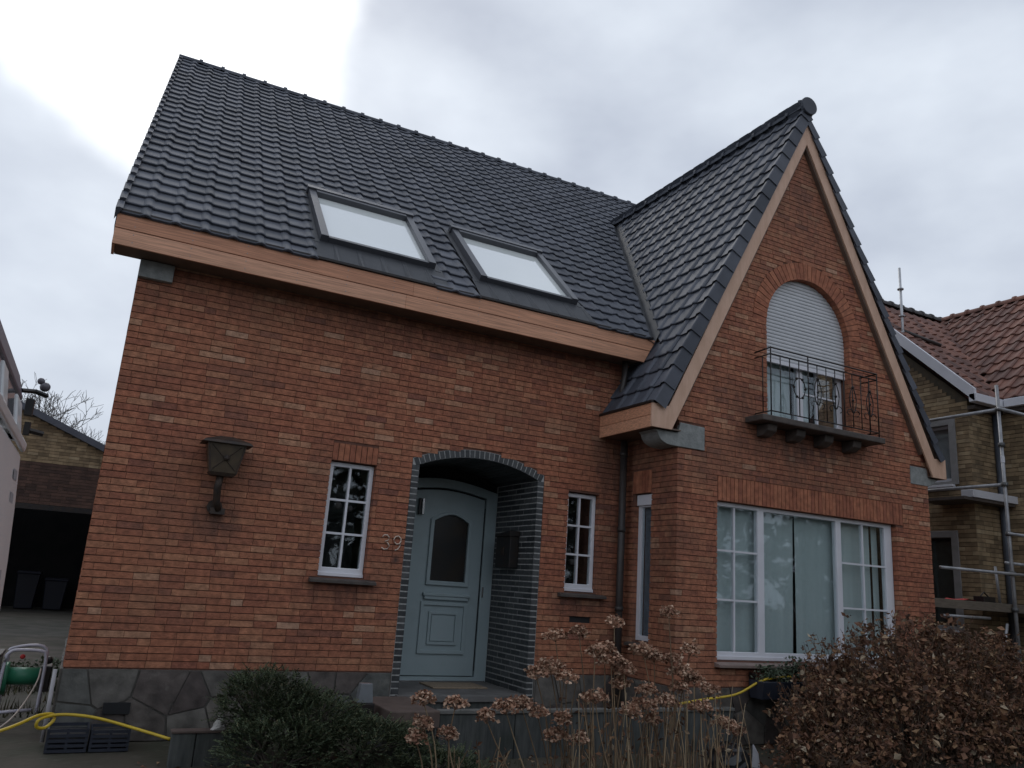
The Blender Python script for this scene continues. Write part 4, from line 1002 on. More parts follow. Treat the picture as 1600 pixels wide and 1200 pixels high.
for c, rad in JC:
    for k in range(14):
        a = rs.uniform(0, 6.28); e_ = Vector((c[0]+rad[0]*.75*math.cos(a), c[1]+rad[1]*.75*math.sin(a)*.9, c[2]+rad[2]*rs.uniform(.2, .8)))
        mb.tube([(c[0], c[1], 0), ((c[0]+e_.x)/2, (c[1]+e_.y)/2, e_.z*.7), e_], .012, 5, r2=.004)
mb.build('branch', M_BARK, jun)
# brown shrubs at the right
def shrub(cx_, cyy, label, blobs, nleaf, name='brown_shrub', m=M_BROWN):
    t = thing(name, (cx_, cyy, 0), label, 'shrub', 'brown winter shrubs below the gable')
    mb = MB(); tot = sum(r[0]*r[1]*r[2] for c, r in blobs)
    tw = MB()
    for c, r in blobs:
        nb_ = int(.52*nleaf*r[0]*r[1]*r[2]/tot/9)
        for _ in range(nb_):
            while True:
                d = Vector((rs.uniform(-1, 1), rs.uniform(-1, 1), rs.uniform(-1, 1)))
                if .3 < d.length < 1: break
            d = d.normalized()*(.45+.6*rs.random()**.7)
            p = Vector((c[0]+d.x*r[0], c[1]+d.y*r[1], c[2]+d.z*r[2])); p += d*noise.noise(p*2.5)*.42
            if p.z < .02: continue
            tp = p+Vector((rs.uniform(-.05, .05), rs.uniform(-.05, .05), rs.uniform(.04, .16)))
            if rs.random() < .5: tw.tube([p-Vector((d.x*.1, d.y*.1, .12)), p, tp], .003, 3, r2=.0015, caps=False)
            for k in range(9):
                q = p.lerp(tp, rs.random())+Vector((rs.gauss(0, .025), rs.gauss(0, .025), rs.gauss(0, .02)))
                leaf1(mb, q, rs.choice((.03, .045, .06, .09))*rs.uniform(.7, 1.1), rs, asp=rs.uniform(.4, .8))
        for k in range(34):
            a = rs.uniform(0, 6.28); e_ = rs.uniform(.2, 1.4); d = Vector((math.cos(a)*math.cos(e_), math.sin(a)*math.cos(e_), math.sin(e_)))
            p = Vector((c[0]+d.x*r[0], c[1]+d.y*r[1], c[2]+d.z*r[2])); dd = (d*.6+Vector((rs.gauss(0, .3), rs.gauss(0, .3), .7))).normalized(); l = rs.uniform(.08, .26)
            tw.tube([p-dd*.1, p+dd*l*.5, p+dd*l+Vector((rs.gauss(0, .02), 0, 0))], .0035, 4, r2=.0015)
            for q_ in range(rs.choice((3, 5, 7))): leaf1(mb, p+dd*l*rs.uniform(.2, 1.05), rs.uniform(.025, .07), rs, asp=.5)
        for k in range(26):
            a = rs.uniform(0, 6.28); q = Vector((c[0]+r[0]*rs.uniform(.3, .95)*math.cos(a), c[1]+r[1]*rs.uniform(.3, .95)*math.sin(a), c[2]+r[2]*rs.uniform(.3, 1.0)))
            b0 = Vector((c[0]+rs.uniform(-.1, .1), c[1]+rs.uniform(-.1, .1), 0))
            tw.tube([b0, b0.lerp(q, .5)+Vector((rs.uniform(-.06, .06), rs.uniform(-.06, .06), .05)), q], .008, 4, r2=.003)
    mb.build('foliage', m, t); tw.build('branch', mat('brown_twig', (.13, .085, .055), .8, (.08, .05, .035), ns=9), t)
shrub(6.9, -1.8, 'low brown leafed shrub just right of the dark planter under the window', [((6.75, -1.9, .30), (.55, .40, .42)), ((7.2, -1.75, .62), (.45, .35, .45)), ((6.6, -2.2, .0), (.7, .4, .25))], 11000)
shrub(8.2, -1.9, 'tallest brown shrub covering the bottom right of the big window', [((7.75, -1.9, .75), (.55, .45, .50)), ((8.25, -1.85, .92), (.60, .45, .46)), ((7.7, -2.2, .25), (.8, .45, .45)), ((8.6, -2.1, .35), (.7, .45, .5))], 17000)
shrub(9.7, -1.9, 'brown shrub at the right edge of the photo before the neighbouring house', [((9.0, -1.85, .90), (.55, .45, .42)), ((9.6, -1.9, .68), (.6, .45, .45)), ((10.1, -1.8, .6), (.6, .5, .42)), ((9.3, -2.2, .3), (.8, .4, .4)), ((9.9, -2.3, .2), (.6, .4, .3))], 15000)
# dry hydrangeas
heads = [  # px, py, depth y, radius
 (960, 972, -2.3, .085), (905, 987, -2.1, .08), (868, 993, -2.1, .10), (860, 1040, -2.2, .12), (838, 1052, -2.2, .10), (930, 1018, -2.4, .08), (955, 1030, -2.4, .13), (975, 1045, -2.4, .10), (1045, 957, -2.2, .085),
 (1005, 1015, -2.2, .12), (1022, 1027, -2.2, .09), (1078, 1016, -2.1, .09), (1065, 1050, -2.2, .13), (1085, 1062, -2.2, .09), (930, 1090, -2.4, .12), (1040, 1096, -2.3, .12), (1005, 1100, -2.3, .11), (1110, 1078, -2.0, .10),
 (662, 1092, -2.3, .09), (712, 1098, -2.3, .09), (662, 1130, -2.3, .07), (650, 1152, -2.3, .075), (700, 1146, -2.3, .08), (790, 1105, -2.3, .12), (815, 1100, -2.3, .10), (840, 1112, -2.3, .08), (870, 1150, -2.2, .12), (1130, 1130, -2.0, .12), (1150, 1142, -1.9, .09), (905, 1155, -2.4, .07), (1010, 1078, -2.2, .09), (985, 1110, -2.4, .1), (1095, 1105, -2.3, .1), (885, 1058, -2.3, .09), (945, 1012, -2.35, .1), (1050, 1030, -2.15, .08), (970, 1068, -2.35, .09), (1060, 1075, -2.25, .1), (880, 1122, -2.3, .08), (1020, 1125, -2.3, .08), (760, 1120, -2.3, .08)]
hy = {0: thing('dry_hydrangea', (3.0, -2.3, 0), 'leftmost dry hydrangea with a few brown heads before the porch step', 'hydrangea', 'dry hydrangeas before the house'),
      1: thing('dry_hydrangea', (4.1, -2.3, 0), 'tall dry hydrangea with pale brown heads before the downpipe and porch', 'hydrangea', 'dry hydrangeas before the house'),
      2: thing('dry_hydrangea', (4.9, -2.2, 0), 'dry hydrangea nearest the big window, before the gable corner', 'hydrangea', 'dry hydrangeas before the house')}
for (u, v, yy, r) in heads:
    P = at(u, v, yy); g_ = 0 if u < 760 else (1 if u < 985 else 2); par = hy[g_]; base = Vector(({0: 3.0, 1: 4.1, 2: 4.75}[g_]+rs.uniform(-.25, .25), yy+rs.uniform(-.12, .1), 0))
    base = Vector((P.x*.75+base.x*.25+rs.uniform(-.03, .03), base.y, 0))
    mid = base.lerp(P, .55)+Vector((rs.uniform(-.03, .03), rs.uniform(-.03, .03), 0))
    MB().tube(smooth_path([base, mid, P-Vector((0, 0, .02))], 4), .0065, 5, r2=.004).build('stem', M_STRAW, par, smooth=True)
    mb = MB(); r *= .92; nbr = int(95*(r/.1))
    for k in range(nbr):
        a = rs.uniform(0, 6.283); q = r*math.sqrt(rs.random())
        h = .05*(1-(q/r)**2)+rs.gauss(0, .014)
        c = P+Vector((q*math.cos(a), q*math.sin(a), h-.01))
        # a floret of 3-4 papery bracts
        s_ = rs.uniform(.020, .038)
        for b in range(rs.choice((2, 3, 4))):
            ang = rs.uniform(0, 6.28); dv = Vector((math.cos(ang), math.sin(ang), rs.uniform(-.7, .35))).normalized()
            leaf1(mb, c, s_, rs, asp=.9, dirv=dv)
        if k % 4 == 0: mb.tube([P-Vector((0, 0, .05)), c], .0014, 3, caps=False)
    mb.build('flower_head', M_HYD, par)
for g_, par in hy.items():    # bare straw stems and a few hanging leaves
    mb = MB(); ml = MB(); x0, x1 = {0: (2.6, 3.2), 1: (3.5, 4.6), 2: (4.3, 5.3)}[g_]
    for k in range({0: 14, 1: 70, 2: 62}[g_]):
        x = rs.uniform(x0, x1); yy = rs.uniform(-2.6, -2.0); h = rs.uniform(.25, .8 if g_ else .4); dx = rs.uniform(-.12, .12)
        mb.tube([(x, yy, 0), (x+dx*.4, yy, h*.5), (x+dx, yy+rs.uniform(-.06, .06), h)], .0055, 4, r2=.003)
        if rs.random() < .6:
            for q in range(3): leaf1(ml, Vector((x+dx*.8, yy, h*rs.uniform(.6, 1))), rs.uniform(.03, .07), rs)
    tag(mb.build('dry_stalks', M_STRAW, par), kind='stuff'); tag(ml.build('dead_leaves', M_BROWN, par), kind='stuff')
# bin bag
bag = thing('bin_bag', (5.75, -1.8, 0), 'black bin bag with a white panel lying before the low wall', 'bag')
mb = MB(); vs = []
for i in range(9):
    th = i/8*1.5708
    for j in range(16):
        a = j/16*6.283; q = 1+.18*noise.noise(Vector((math.cos(a)*2, math.sin(a)*2, th*3)))
        vs.append((5.66+.22*q*max(0, math.cos(th))**.7*math.cos(a), -1.8+.18*q*max(0, math.cos(th))**.7*math.sin(a), .205*math.sin(th)*q+.003))
fs = [(i*16+j, i*16+(j+1) % 16, (i+1)*16+(j+1) % 16, (i+1)*16+j) for i in range(8) for j in range(16)]
mb.add(vs, fs).build('bag_body', M_BAG, bag)
MB().add([(5.80, -1.96, .02), (5.93, -1.93, .0), (5.94, -1.90, .12), (5.86, -1.92, .21), (5.82, -1.95, .20)], [(0, 1, 2, 3, 4)]).add([(5.80, -1.95, .02), (5.93, -1.92, .0), (5.94, -1.89, .12), (5.86, -1.91, .21), (5.82, -1.94, .20)], [(4, 3, 2, 1, 0)]).build('white_panel', mat('white_plastic_panel', (.5, .5, .53), .4), bag)
# ground cover
mb = MB()
for _ in range(9000):
    x = rs.uniform(1.2, 11.5); yy = rs.uniform(-4.0, -1.2); p = Vector((x, yy, 0))
    if noise.noise(p*1.1) < -.05: continue
    h = rs.uniform(.02, .09); a = rs.uniform(0, 6.28); b = Vector((math.cos(a), math.sin(a), 0))*.004; t = Vector((rs.gauss(0, .02), rs.gauss(0, .02), h))
    mb.add([p-b, p+b, p+t], [(0, 1, 2)])
for _ in range(2500):
    x = rs.uniform(-2.2, .0); yy = rs.uniform(1.2, 4.2); p = Vector((x, yy, .0))
    if noise.noise(p*1.3) < .05: continue
    h = rs.uniform(.03, .14); a = rs.uniform(0, 6.28); b = Vector((math.cos(a), math.sin(a), 0))*.008; t = Vector((rs.gauss(0, .03), rs.gauss(0, .03), h))
    mb.add([p-b, p+b, p+t], [(0, 1, 2)])
tag(mb.build('grass', M_GRASS), kind='stuff')
mb = MB()
for _ in range(1800):
    p = Vector((rs.uniform(.6, 10.5), rs.uniform(-3.4, -.9), rs.uniform(.003, .02))); leaf1(mb, p, rs.uniform(.02, .06), rs, dirv=Vector((rs.uniform(-1, 1), rs.uniform(-1, 1), .1)).normalized())
tag(mb.build('leaf_litter', M_BROWN), kind='stuff')
# ------------------------------------------------------------------ left: machine, poles
gen = thing('site_machine', (-.3, .8, 0), 'green and pale grey machine in a white tubular frame beside the house corner', 'machine')
tube('tube_frame', smooth_path([(-.46, .62, .12), (-.46, .62, .55), (-.43, .62, .64), (-.36, .62, .66), (-.19, .62, .655), (-.15, .62, .62), (-.14, .62, .5), (-.14, .62, .14)], 4), .014, mat('pale_purple_tube', (.50, .48, .55), .35), gen)
tube('tube_frame', smooth_path([(-.46, 1.0, .12), (-.46, 1.0, .55), (-.43, 1.0, .64), (-.19, 1.0, .66), (-.14, 1.0, .5), (-.14, 1.0, .14)], 4), .014, MATS['pale_purple_tube'], gen)
tube('foot_bar', [(-.55, .62, .13), (-.18, .62, .16)], .014, MATS['pale_purple_tube'], gen)
MB().box(-.85, -.50, .6, 1.05, .22, .60).build('housing', mat('grey_green_housing', (.22, .28, .27), .5), gen, bevel=.02)
MB().box(-.86, -.49, .59, 1.06, .60, .625).build('housing_lid', M_BLACK, gen, bevel=.006)
tube('motor_drum', [(-.44, .8, .42), (-.17, .8, .42)], .075, M_GREEN, gen, 16)
tube('motor_flange', [(-.46, .8, .40), (-.42, .8, .40)], .14, M_GREEN, gen, 14)
MB().box(-.17, -.08, .68, .92, .3, .52).sphere((-.12, .7, .57), .035, 5).build('control_box', M_BLACK, gen, bevel=.01)
MB().sphere((-.33, .66, .6), .022, 5).build('red_knob', M_RED, gen, smooth=True)
cb = MB().tube(smooth_path([at(64, 1045, .55), at(58, 1065, .45), at(40, 1095, .2), at(15, 1125, -.3), at(-20, 1150, -.5)]), .007, 6).build('cable', mat('beige_cable', (.40, .33, .28), .6), smooth=True)
tag(cb, 'thin beige cable hanging down from the green machine', 'cable')
mb = MB()
for k in range(5): leaves(mb, (-.75+.17*k, 3.2+.1*k, .14), (.16, .2, .16), 120, .06, rs, shell=.2)
pw = thing('yard_weeds', (-.4, 3.3, 0), 'low olive green weeds in the yard behind the green machine', 'weeds'); mb.build('foliage', M_LEAFG, pw)
# ------------------------------------------------------------------ van at the left edge
van = thing('white_van', (-1.4, -5.7, 0), 'white van cut by the left edge of the photo, only its rear flank showing', 'van')
VP = [(-.60, .35), (-.36, .35), (-.335, .7), (-.335, 1.12), (-.352, 1.45), (-.372, 1.72), (-.40, 2.03)]
def ext(name, prof_, y0, y1, m, bev=0): return MB().prism(prof_, lambda a, b, d: (a, d, b), y0, y1).build(name, m, van, bevel=bev)
ext('body', VP+[(-2.4, 2.03), (-2.42, 1.1), (-2.4, .35)], -7.0, -2.9, M_VAN, .03)
ext('waist_moulding', [(-.405, 2.032), (-.385, 2.036), (-.382, 2.08), (-.42, 2.085)], -7.0, -2.88, M_VAN, .006)
ext('side_window', [(-.424, 2.088), (-.455, 2.30), (-2.3, 2.30), (-2.36, 2.088)], -6.98, -2.95, M_GLV)
ext('window_pillar', [(-.414, 2.088), (-.446, 2.30), (-.50, 2.30), (-.50, 2.088)], -3.2, -2.89, M_VAN, .01)
ext('window_pillar', [(-.414, 2.088), (-.446, 2.30), (-.50, 2.30), (-.50, 2.088)], -4.02, -3.80, M_VAN, .01)
ext('roof_band', [(-.44, 2.302), (-.48, 2.44), (-.56, 2.56), (-2.2, 2.56), (-2.3, 2.302)], -7.0, -2.93, M_VBAND, .02)
for z0, yy in ((1.86, -3.15), (1.74, -3.2), (1.60, -3.28), (1.46, -3.3), (1.36, -3.3)):
    vs = []
    for k, (y0, zz) in enumerate(((yy-.12, z0), (yy+.09, z0), (yy+.09, z0+.05), (yy-.12, z0+.05))):
        xx = -.335-(max(0, zz-1.12))/.91*.065+.006; vs.append((xx, y0, zz))
    MB().add(vs, [(0, 1, 2, 3)]).build('faded_marking', mat('faded_grey_print', (.36, .35, .37), .5), van)
mir = MB().tube([(-.46, -2.95, 2.36), (-.40, -2.86, 2.38), (-.34, -2.82, 2.37)], .014, 6).build('camera_arm', M_BLACK, van)
MB().sphere((-.36, -2.82, 2.42), .028, 6).sphere((-.385, -2.82, 2.45), .02, 6).build('reversing_camera', M_VBAND, van, smooth=True)
MB().box(-.43, -.39, -2.9, -2.84, 2.24, 2.33).box(-.415, -.385, -2.9, -2.85, 2.13, 2.2).tube([(-.40, -2.86, 2.16), (-.32, -2.84, 2.15)], .016, 6).build('door_bracket', M_BLACK, van)
for yy in (-3.7, -6.2):
    wv = sub('wheel', van); wv.location = (0, 0, 0)
    MB().tube([(-.62, yy, .34), (-.37, yy, .34)], .34, 24).build('tyre', M_BLACK, van); bpy.data.objects.remove(wv)
    MB().tube([(-.38, yy, .34), (-.362, yy, .34)], .2, 18).build('wheel_rim', M_GALV, van)
# ------------------------------------------------------------------ garage and trees at the left
gar = thing('garage', (-1.2, 14, 0), 'old brick garage with a wide dark open doorway and sloping roof, left of the house', 'garage')
GY = 14
p1, p2, p3 = at(-120, 560, GY), at(35, 640, GY), at(155, 703, GY)
sl_ = (p3.z-p2.z)/(p3.x-p2.x)
zroof = lambda x: p2.z+sl_*(x-p2.x)
xl, xr = -5.0, 2.5
zop = at(80, 790, GY).z
gwall = MB().plate([[(xl, 0), (-4.2, 0), (-4.2, zop), (1.8, zop), (1.8, 0), (xr, 0), (xr, max(.5, zroof(xr))), (xl, zroof(xl))]], FY(GY+.008), 0, .3).build('garage_wall', M_NMORT, gar)
GBL = []
def glm(zm):
    return (xl, min(xr, p2.x+(zm-p2.z)/sl_)-.02)
band = at(80, 725, GY).z
courses(FY(GY), xl, xr, 0, zroof(xl), glm, [rc(-4.2, 1.8, 0, zop)], gwall, ch=.075, bl=.22, store=GBL)
M_GBR = mat('red_garage_brick', None, .9, ramp=[(0, (.06, .035, .028)), (1, (.11, .06, .045))], isl=True, ns=5)
for nm, m_, cond in (('tan_brick_courses', M_NBR, lambda z: z >= band), ('red_brick_courses', M_GBR, lambda z: z < band)):
    mb = MB()
    for fn, a0, a1, b0, b1, part in GBL:
        if cond((b0+b1)/2): mb.box(a0, a1, GY-random.uniform(0, .006), GY+.05, b0, b1)
    tag(mb.build(nm, m_, gar), kind='stuff')
MB().prism([(xl-.2, zroof(xl-.2)), (xr+.3, zroof(xr+.3)), (xr+.3, zroof(xr+.3)+.16), (xl-.2, zroof(xl-.2)+.16)], FY(GY-.15), 0, 6).build('garage_roof', mat('blue_grey_roof_edge', (.09, .095, .12), .6), gar)
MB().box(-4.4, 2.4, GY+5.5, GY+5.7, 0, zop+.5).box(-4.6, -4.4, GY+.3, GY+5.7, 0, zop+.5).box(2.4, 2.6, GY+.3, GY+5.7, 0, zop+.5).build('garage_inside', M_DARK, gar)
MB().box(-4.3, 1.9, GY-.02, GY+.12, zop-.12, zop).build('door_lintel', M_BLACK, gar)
# stored blue things inside
for k, (x, hh, lab) in enumerate(((-1.25, .95, 'left dark blue bin standing inside the dark garage'), (-.55, .8, 'right dark blue bin standing inside the dark garage'))):
    st_ = thing('storage_bin', (x, 18.2, 0), lab, 'bin', 'dark blue bins in the garage')
    MB().prism([(x-.22, .02), (x+.22, .02), (x+.28, hh), (x-.28, hh)], FY(18.2), 0, .5).build('bin_body', mat('dark_blue_plastic', (.007, .010, .026), .5), st_, bevel=.02)
    MB().prism([(x-.31, hh+.001), (x+.31, hh+.001), (x+.28, hh+.06), (x-.28, hh+.06)], FY(18.16), 0, .58).build('bin_lid', mat('dark_blue_lid', (.010, .014, .036), .5), st_, bevel=.01)
def tree(x, yy, h, label, seed, spread=.55, depth=6):
    t = thing('bare_tree', (x, yy, 0), label, 'tree', 'bare trees behind the garage'); r_ = random.Random(seed); tr = MB(); mb = MB()
    top = Vector((x+.1, yy, h*.42)); tr.tube([(x, yy, 0), (x+.05, yy, h*.2), top], .16*h/9, 7, r2=.10*h/9)
    def br(p, d, L_, rad, k):
        q = p+d*L_; m_ = p.lerp(q, .5)+Vector((r_.gauss(0, .05), r_.gauss(0, .05), r_.gauss(0, .03)))*L_
        mb.tube([p, m_, q], max(rad, .009), 4, r2=max(rad*.6, .008), caps=False)
        if k == 0: return
        for _ in range(r_.choice((2, 3, 3))):
            e_ = (d+Vector((r_.gauss(0, spread), r_.gauss(0, spread), r_.uniform(-.1, .45)))).normalized()
            br(p.lerp(q, r_.uniform(.55, 1)), e_, L_*r_.uniform(.6, .82), rad*.6, k-1)
    for _ in range(5):
        br(top-Vector((0, 0, h*.1*r_.random())), Vector((r_.gauss(0, .5), r_.gauss(0, .5), 1)).normalized(), h*.19, .055*h/9, depth-1)
    tr.build('trunk', M_TWIG, t); mb.build('crown', M_TWIG, t)
for (u, v, yy, lab, sd_) in ((78, 600, 34, 'tallest bare tree showing above the upper end of the garage roof', 1), (105, 652, 38, 'small bare tree in the middle above the sloping garage roof', 2), (138, 642, 34, 'bare tree showing close to the left edge of the brick house', 4)):
    P = at(u, v, yy); tree(P.x-.15, yy, P.z+1.1, lab, sd_)
# ------------------------------------------------------------------ neighbour at the right
nb_ = thing('neighbour_house', (14, 1, 0), 'tan brick neighbouring house with red pantiles and white gutters on the right', 'house')
NX, NYF = 12.5, .03
zr = lambda y: 5.02+.97*(y-.0)
NB = []
nw1 = MB().plate([[(NYF, 0), (5.5, 0), (5.5, 5.0), (2.75, zr(2.6)), (NYF, 5.0)], rect(.30, 1.05, 3.63, 4.65), rect(.38, 1.2, 1.30, 2.79)], FXL(NX+.008), 0, .25).build('side_wall', M_NMORT, nb_)
def nlim(zm):
    if zm < 4.95: return (NYF, 5.5)
    h = (zr(2.6)-.1-zm)/.97; return (max(NYF, 2.75-h), 2.75+h)
courses(FXL(NX), NYF, 5.5, 0, zr(2.6), nlim, [rc(.30, 1.05, 3.63, 4.65), rc(.38, 1.2, 1.30, 2.79)], nw1, ch=.07, bl=.22, store=NB)
nw2 = MB().plate([rect(NX+.02, 13.6, 0, 5.0)], FY(NYF+.008), 0, .25).build('front_wall', M_NMORT, nb_)
courses(FY(NYF), NX, 13.25, 0, 5.0, None, [], nw2, ch=.07, bl=.22, store=NB)
nw3 = MB().plate([rect(-5.0, NYF+.1, 0, 5.0)], FXL(13.258), 0, .25).build('wing_wall', M_NMORT, nb_)
courses(FXL(13.25), -5, NYF, 0, 5.0, None, [], nw3, ch=.07, bl=.22, store=NB)
# joined courses: bricks here are only a few pixels high
for part in (nw1, nw2, nw3):
    mb = MB()
    for fn, a0, a1, b0, b1, pt in NB:
        if pt is part:
            q0 = fn(a0, b0, -random.uniform(0, .004)); q1 = fn(a1, b1, .05)
            mb.box(min(q0[0], q1[0]), max(q0[0], q1[0]), min(q0[1], q1[1]), max(q0[1], q1[1]), b0, b1)
    o = bpy.data.objects.new('brick_courses', mb.raw('nb', M_NBR)); col.objects.link(o); o['kind'] = 'stuff'; o.parent = part
def nwin(y0, y1, z0, z1, blind):
    w_ = sub('window', nb_); fn = FXL(NX-.02); f = .10
    MB().plate([rect(y0-.02, y1+.1, z0-.02, z1+.06), rect(y0+f, y1, z0+.04, z1-.05)], fn, 0, .12).build('window_surround', M_NSTN, w_, bevel=.006)
    MB().plate([rect(y0+f, y1, z0+.04, z1-.05), rect(y0+f+.04, y1-.04, z0+.1, z1-.09)], FXL(NX+.08), 0, .04).build('window_frame', M_NWHT if blind else M_BLACK, w_)
    MB().plate([rect(y0+f, y1, z0+.04, z1-.05)], FXL(NX+.105), 0, .008).build('window_pane', M_GLD, w_)
    MB().plate([rect(y0+f, y1, z0+.04, z1-.05)], FXL(NX+.16), 0, .01).build('blind', mat('grey_roller_blind', (.34, .35, .37), .8) if blind else mat('dim_net', (.06, .07, .065), .9), w_)
    MB().box(NX-.09, NX+.08, y0+.05, y1+.05, z0-.06, z0-.021).build('window_sill', M_NWHT, w_, bevel=.004)
nwin(.28, 1.05, 3.62, 4.66, True); nwin(.36, 1.2, 1.30, 2.79, False)
# neighbour roofs
an = math.atan(.97); cn, sn = math.cos(an), math.sin(an)
pprof = [(0, .0), (.04, -.012), (.09, -.014), (.14, .0), (.18, .022), (.215, .028), (.245, .012)]
nm_ = tile_mesh(.34, 'pantile', M_NTILE, pprof, .03, .025); TM['n'] = nm_
TT = []
Un, Vn, Nn_ = Vector((1, 0, 0)), Vector((0, cn, sn)), Vector((0, -sn, cn))
nro = sub('pantile_roof', nb_)
ROOFT2 = []
def lay2(O, U, V, Nn, ncol, nrow, g_, w_, ok):
    for r in range(nrow):
        for c in range(ncol):
            P = O+U*(c*w_)+V*(r*g_); cc = P+U*w_/2+V*g_/2
            if not ok(cc): continue
            M_ = Matrix(((U.x, V.x, Nn.x, P.x), (U.y, V.y, Nn.y, P.y), (U.z, V.z, Nn.z, P.z), (0, 0, 0, 1))) @ Matrix.Rotation(random.uniform(-.01, .01), 4, 'Z') @ Matrix.Translation((0, 0, random.uniform(0, .006)))
            ROOFT2.append((M_, [], nro, 'n', cc))
XE, ZEN, YEN = 13.15, 5.06, -.10
RX, RZ = XE+2.85, 5.06+.97*2.85
vly = lambda x: YEN+(x-XE)      # valley in plan
lay2(Vector((NX-.12, YEN, ZEN)), Un, Vn, Nn_, 17, 12, .34, .232, lambda c: c.x < XE+(c.y-YEN)+.12 and c.y < YEN+2.8)
Uq, Vq, Nq = Vector((0, -1, 0)), Vector((cn, 0, sn)), Vector((-sn, 0, cn))
lay2(Vector((XE, 3.3, ZEN)), Uq, Vq, Nq, 38, 12, .34, .232, lambda c: c.y < vly(c.x)+.12)
emit_tiles(ROOFT2, 300, 'pantile', 'pantile_field', M_NTILE)
MB().add([(NX-.12, YEN, ZEN-.12), (XE, YEN, ZEN-.12), (RX, YEN+2.85, RZ-.12), (NX-.12, YEN+2.85, RZ-.12), (NX-.12, 5.7, ZEN-.12), (20, 5.7, ZEN-.12), (20, YEN+2.85, RZ-.12)], [(0, 1, 2, 3), (3, 2, 6, 5, 4)]).build('roof_deck', M_NTILE, nro)
MB().add([(XE, YEN, ZEN-.12), (XE, -6, ZEN-.12), (RX, -6, RZ-.12), (RX, YEN+2.85, RZ-.12), (19.0, -6, ZEN), (19.0, YEN+2.85, ZEN)], [(0, 1, 2, 3), (3, 2, 4, 5)]).build('roof_deck', M_NTILE, nro)
ridge((RX, YEN+2.9, RZ), (RX, -6, RZ), 26, .09, nro, m=M_NTILE)
ridge((RX, YEN+2.85, RZ), (NX-.12, YEN+2.85, RZ), 11, .09, nro, m=mat('dark_old_ridge', (.06, .055, .055), .7))
# white verge and gutters
mb = MB(); V0 = Vector((NX-.16, YEN-.15, ZEN-.15+.0)); 
pv = [(YEN-.12, ZEN-.17), (YEN+2.85, ZEN-.17+.97*2.97), (YEN+2.85, ZEN+.06+.97*2.97), (YEN-.12, ZEN+.05)]
MB().plate([pv], FXL(NX-.18), 0, .06).build('verge_board', M_NWHT, nb_)
MB().box(NX-.18, 13.22, YEN-.15, YEN-.02, ZEN-.17, ZEN-.03).build('gutter', M_NWHT, nb_, bevel=.01)
MB().box(XE-.13, XE, -6, YEN-.16, ZEN-.17, ZEN-.03).build('gutter', M_NWHT, nb_, bevel=.01)
MB().box(XE-.05, 13.3, -6, YEN-.1, ZEN-.24, ZEN-.18).box(NX, 13.3, YEN, NYF+.05, ZEN-.24, ZEN-.18).build('eave_soffit', M_DSTONE, nb_)
tube('downpipe', [(13.16, -.03, 4.85), (13.16, -.03, 0)], .055, mat('blue_grey_pipe', (.07, .08, .10), .5), nb_, 10)
MB().box(12.1, 15.5, -.22, -.02, 3.32, 3.44).build('canopy_board', M_NWHT, nb_, bevel=.006)
MB().box(11.9, 13.2, -.2, .6, 3.27, 3.315).build('canopy_underside', M_DSTONE, nb_)
# ------------------------------------------------------------------ scaffold
scf = thing('scaffold', (12, -.8, 0), 'galvanised tube scaffold with a plank deck standing against the neighbouring house', 'scaffold')
def stube(name, a, b, r=.026): return tube(name, [a, b], r, M_GALV, scf, 10)
stube('standard', (11.97, -.8, 0), (11.97, -.8, 4.98)); stube('standard', (11.97, 1.3, 0), (11.97, 1.3, 4.6)); stube('standard', (14.3, -.8, 0), (14.3, -.8, 5.4))
stube('ledger', (11.97, -.84, 4.6), (11.97, 1.5, 4.6)); stube('ledger', (11.97, -.84, 3.45), (11.97, 1.5, 3.45))
stube('ledger', (11.9, -.84, 4.6), (14.4, -.84, 4.6)); stube('ledger', (11.9, -.84, 2.72), (14.4, -.84, 2.72), .022)
stube('ledger', (10.3, -.84, 2.13), (14.4, -.84, 2.16), .022); stube('ledger', (11.9, -.76, 2.30), (14.4, -.76, 2.30), .022); stube('ledger', (10.3, -.84, 1.50), (11.3, -.84, 1.5), .02)
for k in range(3): MB().box(10.25, 14.4, -.72+.24*k, -.50+.24*k, 1.66, 1.70).build('deck_plank', M_PLANK, scf, bevel=.004)
MB().box(10.25, 14.4, -.755, -.73, 1.60, 1.72).build('toe_board', M_PLANK, scf, bevel=.003)
stube('brace', at(1555, 885, -.5), at(1563, 945, -.5), .02); stube('brace', at(1574, 975, -.9), at(1567, 1030, -.9), .02)
for zz in (4.6, 3.45, 2.72, 2.15, 1.64, 4.05): tube('coupler', [(11.97, -.8, zz-.03), (11.97, -.8, zz+.03)], .048, mat('dark_coupler', (.12, .12, .12), .6, metal=.5), scf, 8)
MB().tube([(11.97, -.8, 3.78), (11.97, -.8, 3.88)], .03, 8).build('white_tape', M_NWHT, scf)
rc_ = MB(); vs = []
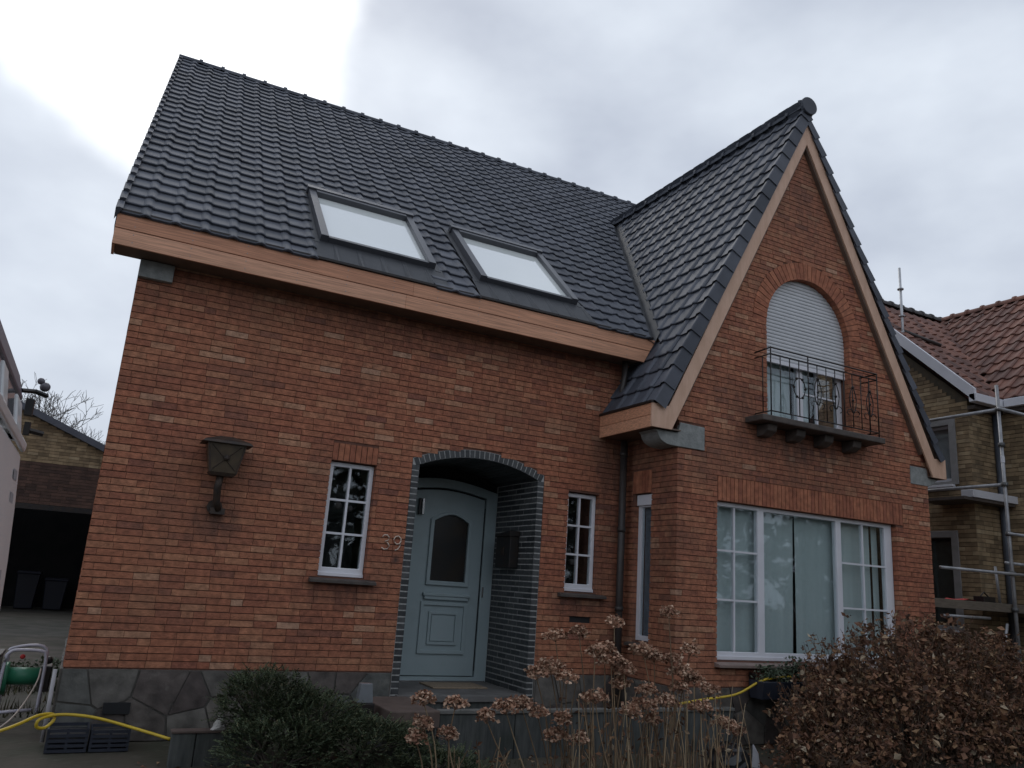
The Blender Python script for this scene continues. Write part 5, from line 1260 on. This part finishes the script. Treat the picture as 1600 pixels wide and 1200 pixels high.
for i in range(11):
    for j in range(4): vs.append((10.75+.06*i, -.72+.1*j, 1.702+.045*math.sin(i/10*3.14)*rs.uniform(.5, 1.1)))
rc_.add(vs, [(i*4+j, (i+1)*4+j, (i+1)*4+j+1, i*4+j+1) for i in range(10) for j in range(3)])
tag(rc_.build('red_cloth', M_RED, smooth=True), 'crumpled red cloth lying on the scaffold deck', 'cloth')
tg = MB().box(11.45, 11.72, -.68, -.52, 1.702, 1.80).tube([(11.5, -.6, 1.8), (11.58, -.6, 1.86), (11.68, -.6, 1.8)], .012, 6).build('tool_bag', M_BLACK, bevel=.01); tag(tg, 'small black tool bag on the scaffold deck by the post', 'tool bag')
sp2 = thing('scaffold_pole', (13, 1.5, 0), 'tall ringed scaffold pole rising beside the gable verge', 'scaffold pole')
tube('pole', [(13.0, 1.5, 4.0+1.9), (13.0, 1.5, 7.95)], .024, mat('bright_tube', (.55, .56, .58), .4, metal=.3), sp2, 10)
for zz in (7.5, 6.95, 6.35, 5.95): tube('rosette', [(13.0, 1.5, zz), (13.0, 1.5, zz+.025)], .058, M_GALV, sp2, 12)
tube('cross_tube', [at(1395, 527, 1.4), at(1412, 518, 1.5)], .03, M_GALV, sp2); tube('cross_tube', [at(1412, 517, 1.5), at(1470, 540, 1.2)], .035, M_PIPE, sp2)
# ------------------------------------------------------------------ far hedge line beyond the yard
far = thing('far_hedge', (-8, 30, 0), 'dark low hedge line across the far end of the yard', 'hedge')
mb = MB()
for k in range(16): leaves(mb, (-9+1.0*k, 33, .5), (.9, .6, .75), 160, .3, rs, shell=.3)
mb.build('foliage', M_JUN, far)
wood = MB(); rw_ = random.Random(21)
for k in range(30):
    cx_ = -34+3.6*k+rw_.uniform(-1, 1); hh = rw_.uniform(3.4, 5.2)
    leaves(wood, (cx_, -31+rw_.uniform(-2, 2), hh), (3.2, 2.2, hh), 420, .9, rw_, shell=.4)
tag(wood.build('far_wood', mat('dark_wood_foliage', None, .8, ramp=[(0, (.015, .02, .012)), (1, (.05, .055, .03))], isl=True, ns=1)), kind='stuff')
print('objects', len(bpy.data.objects))
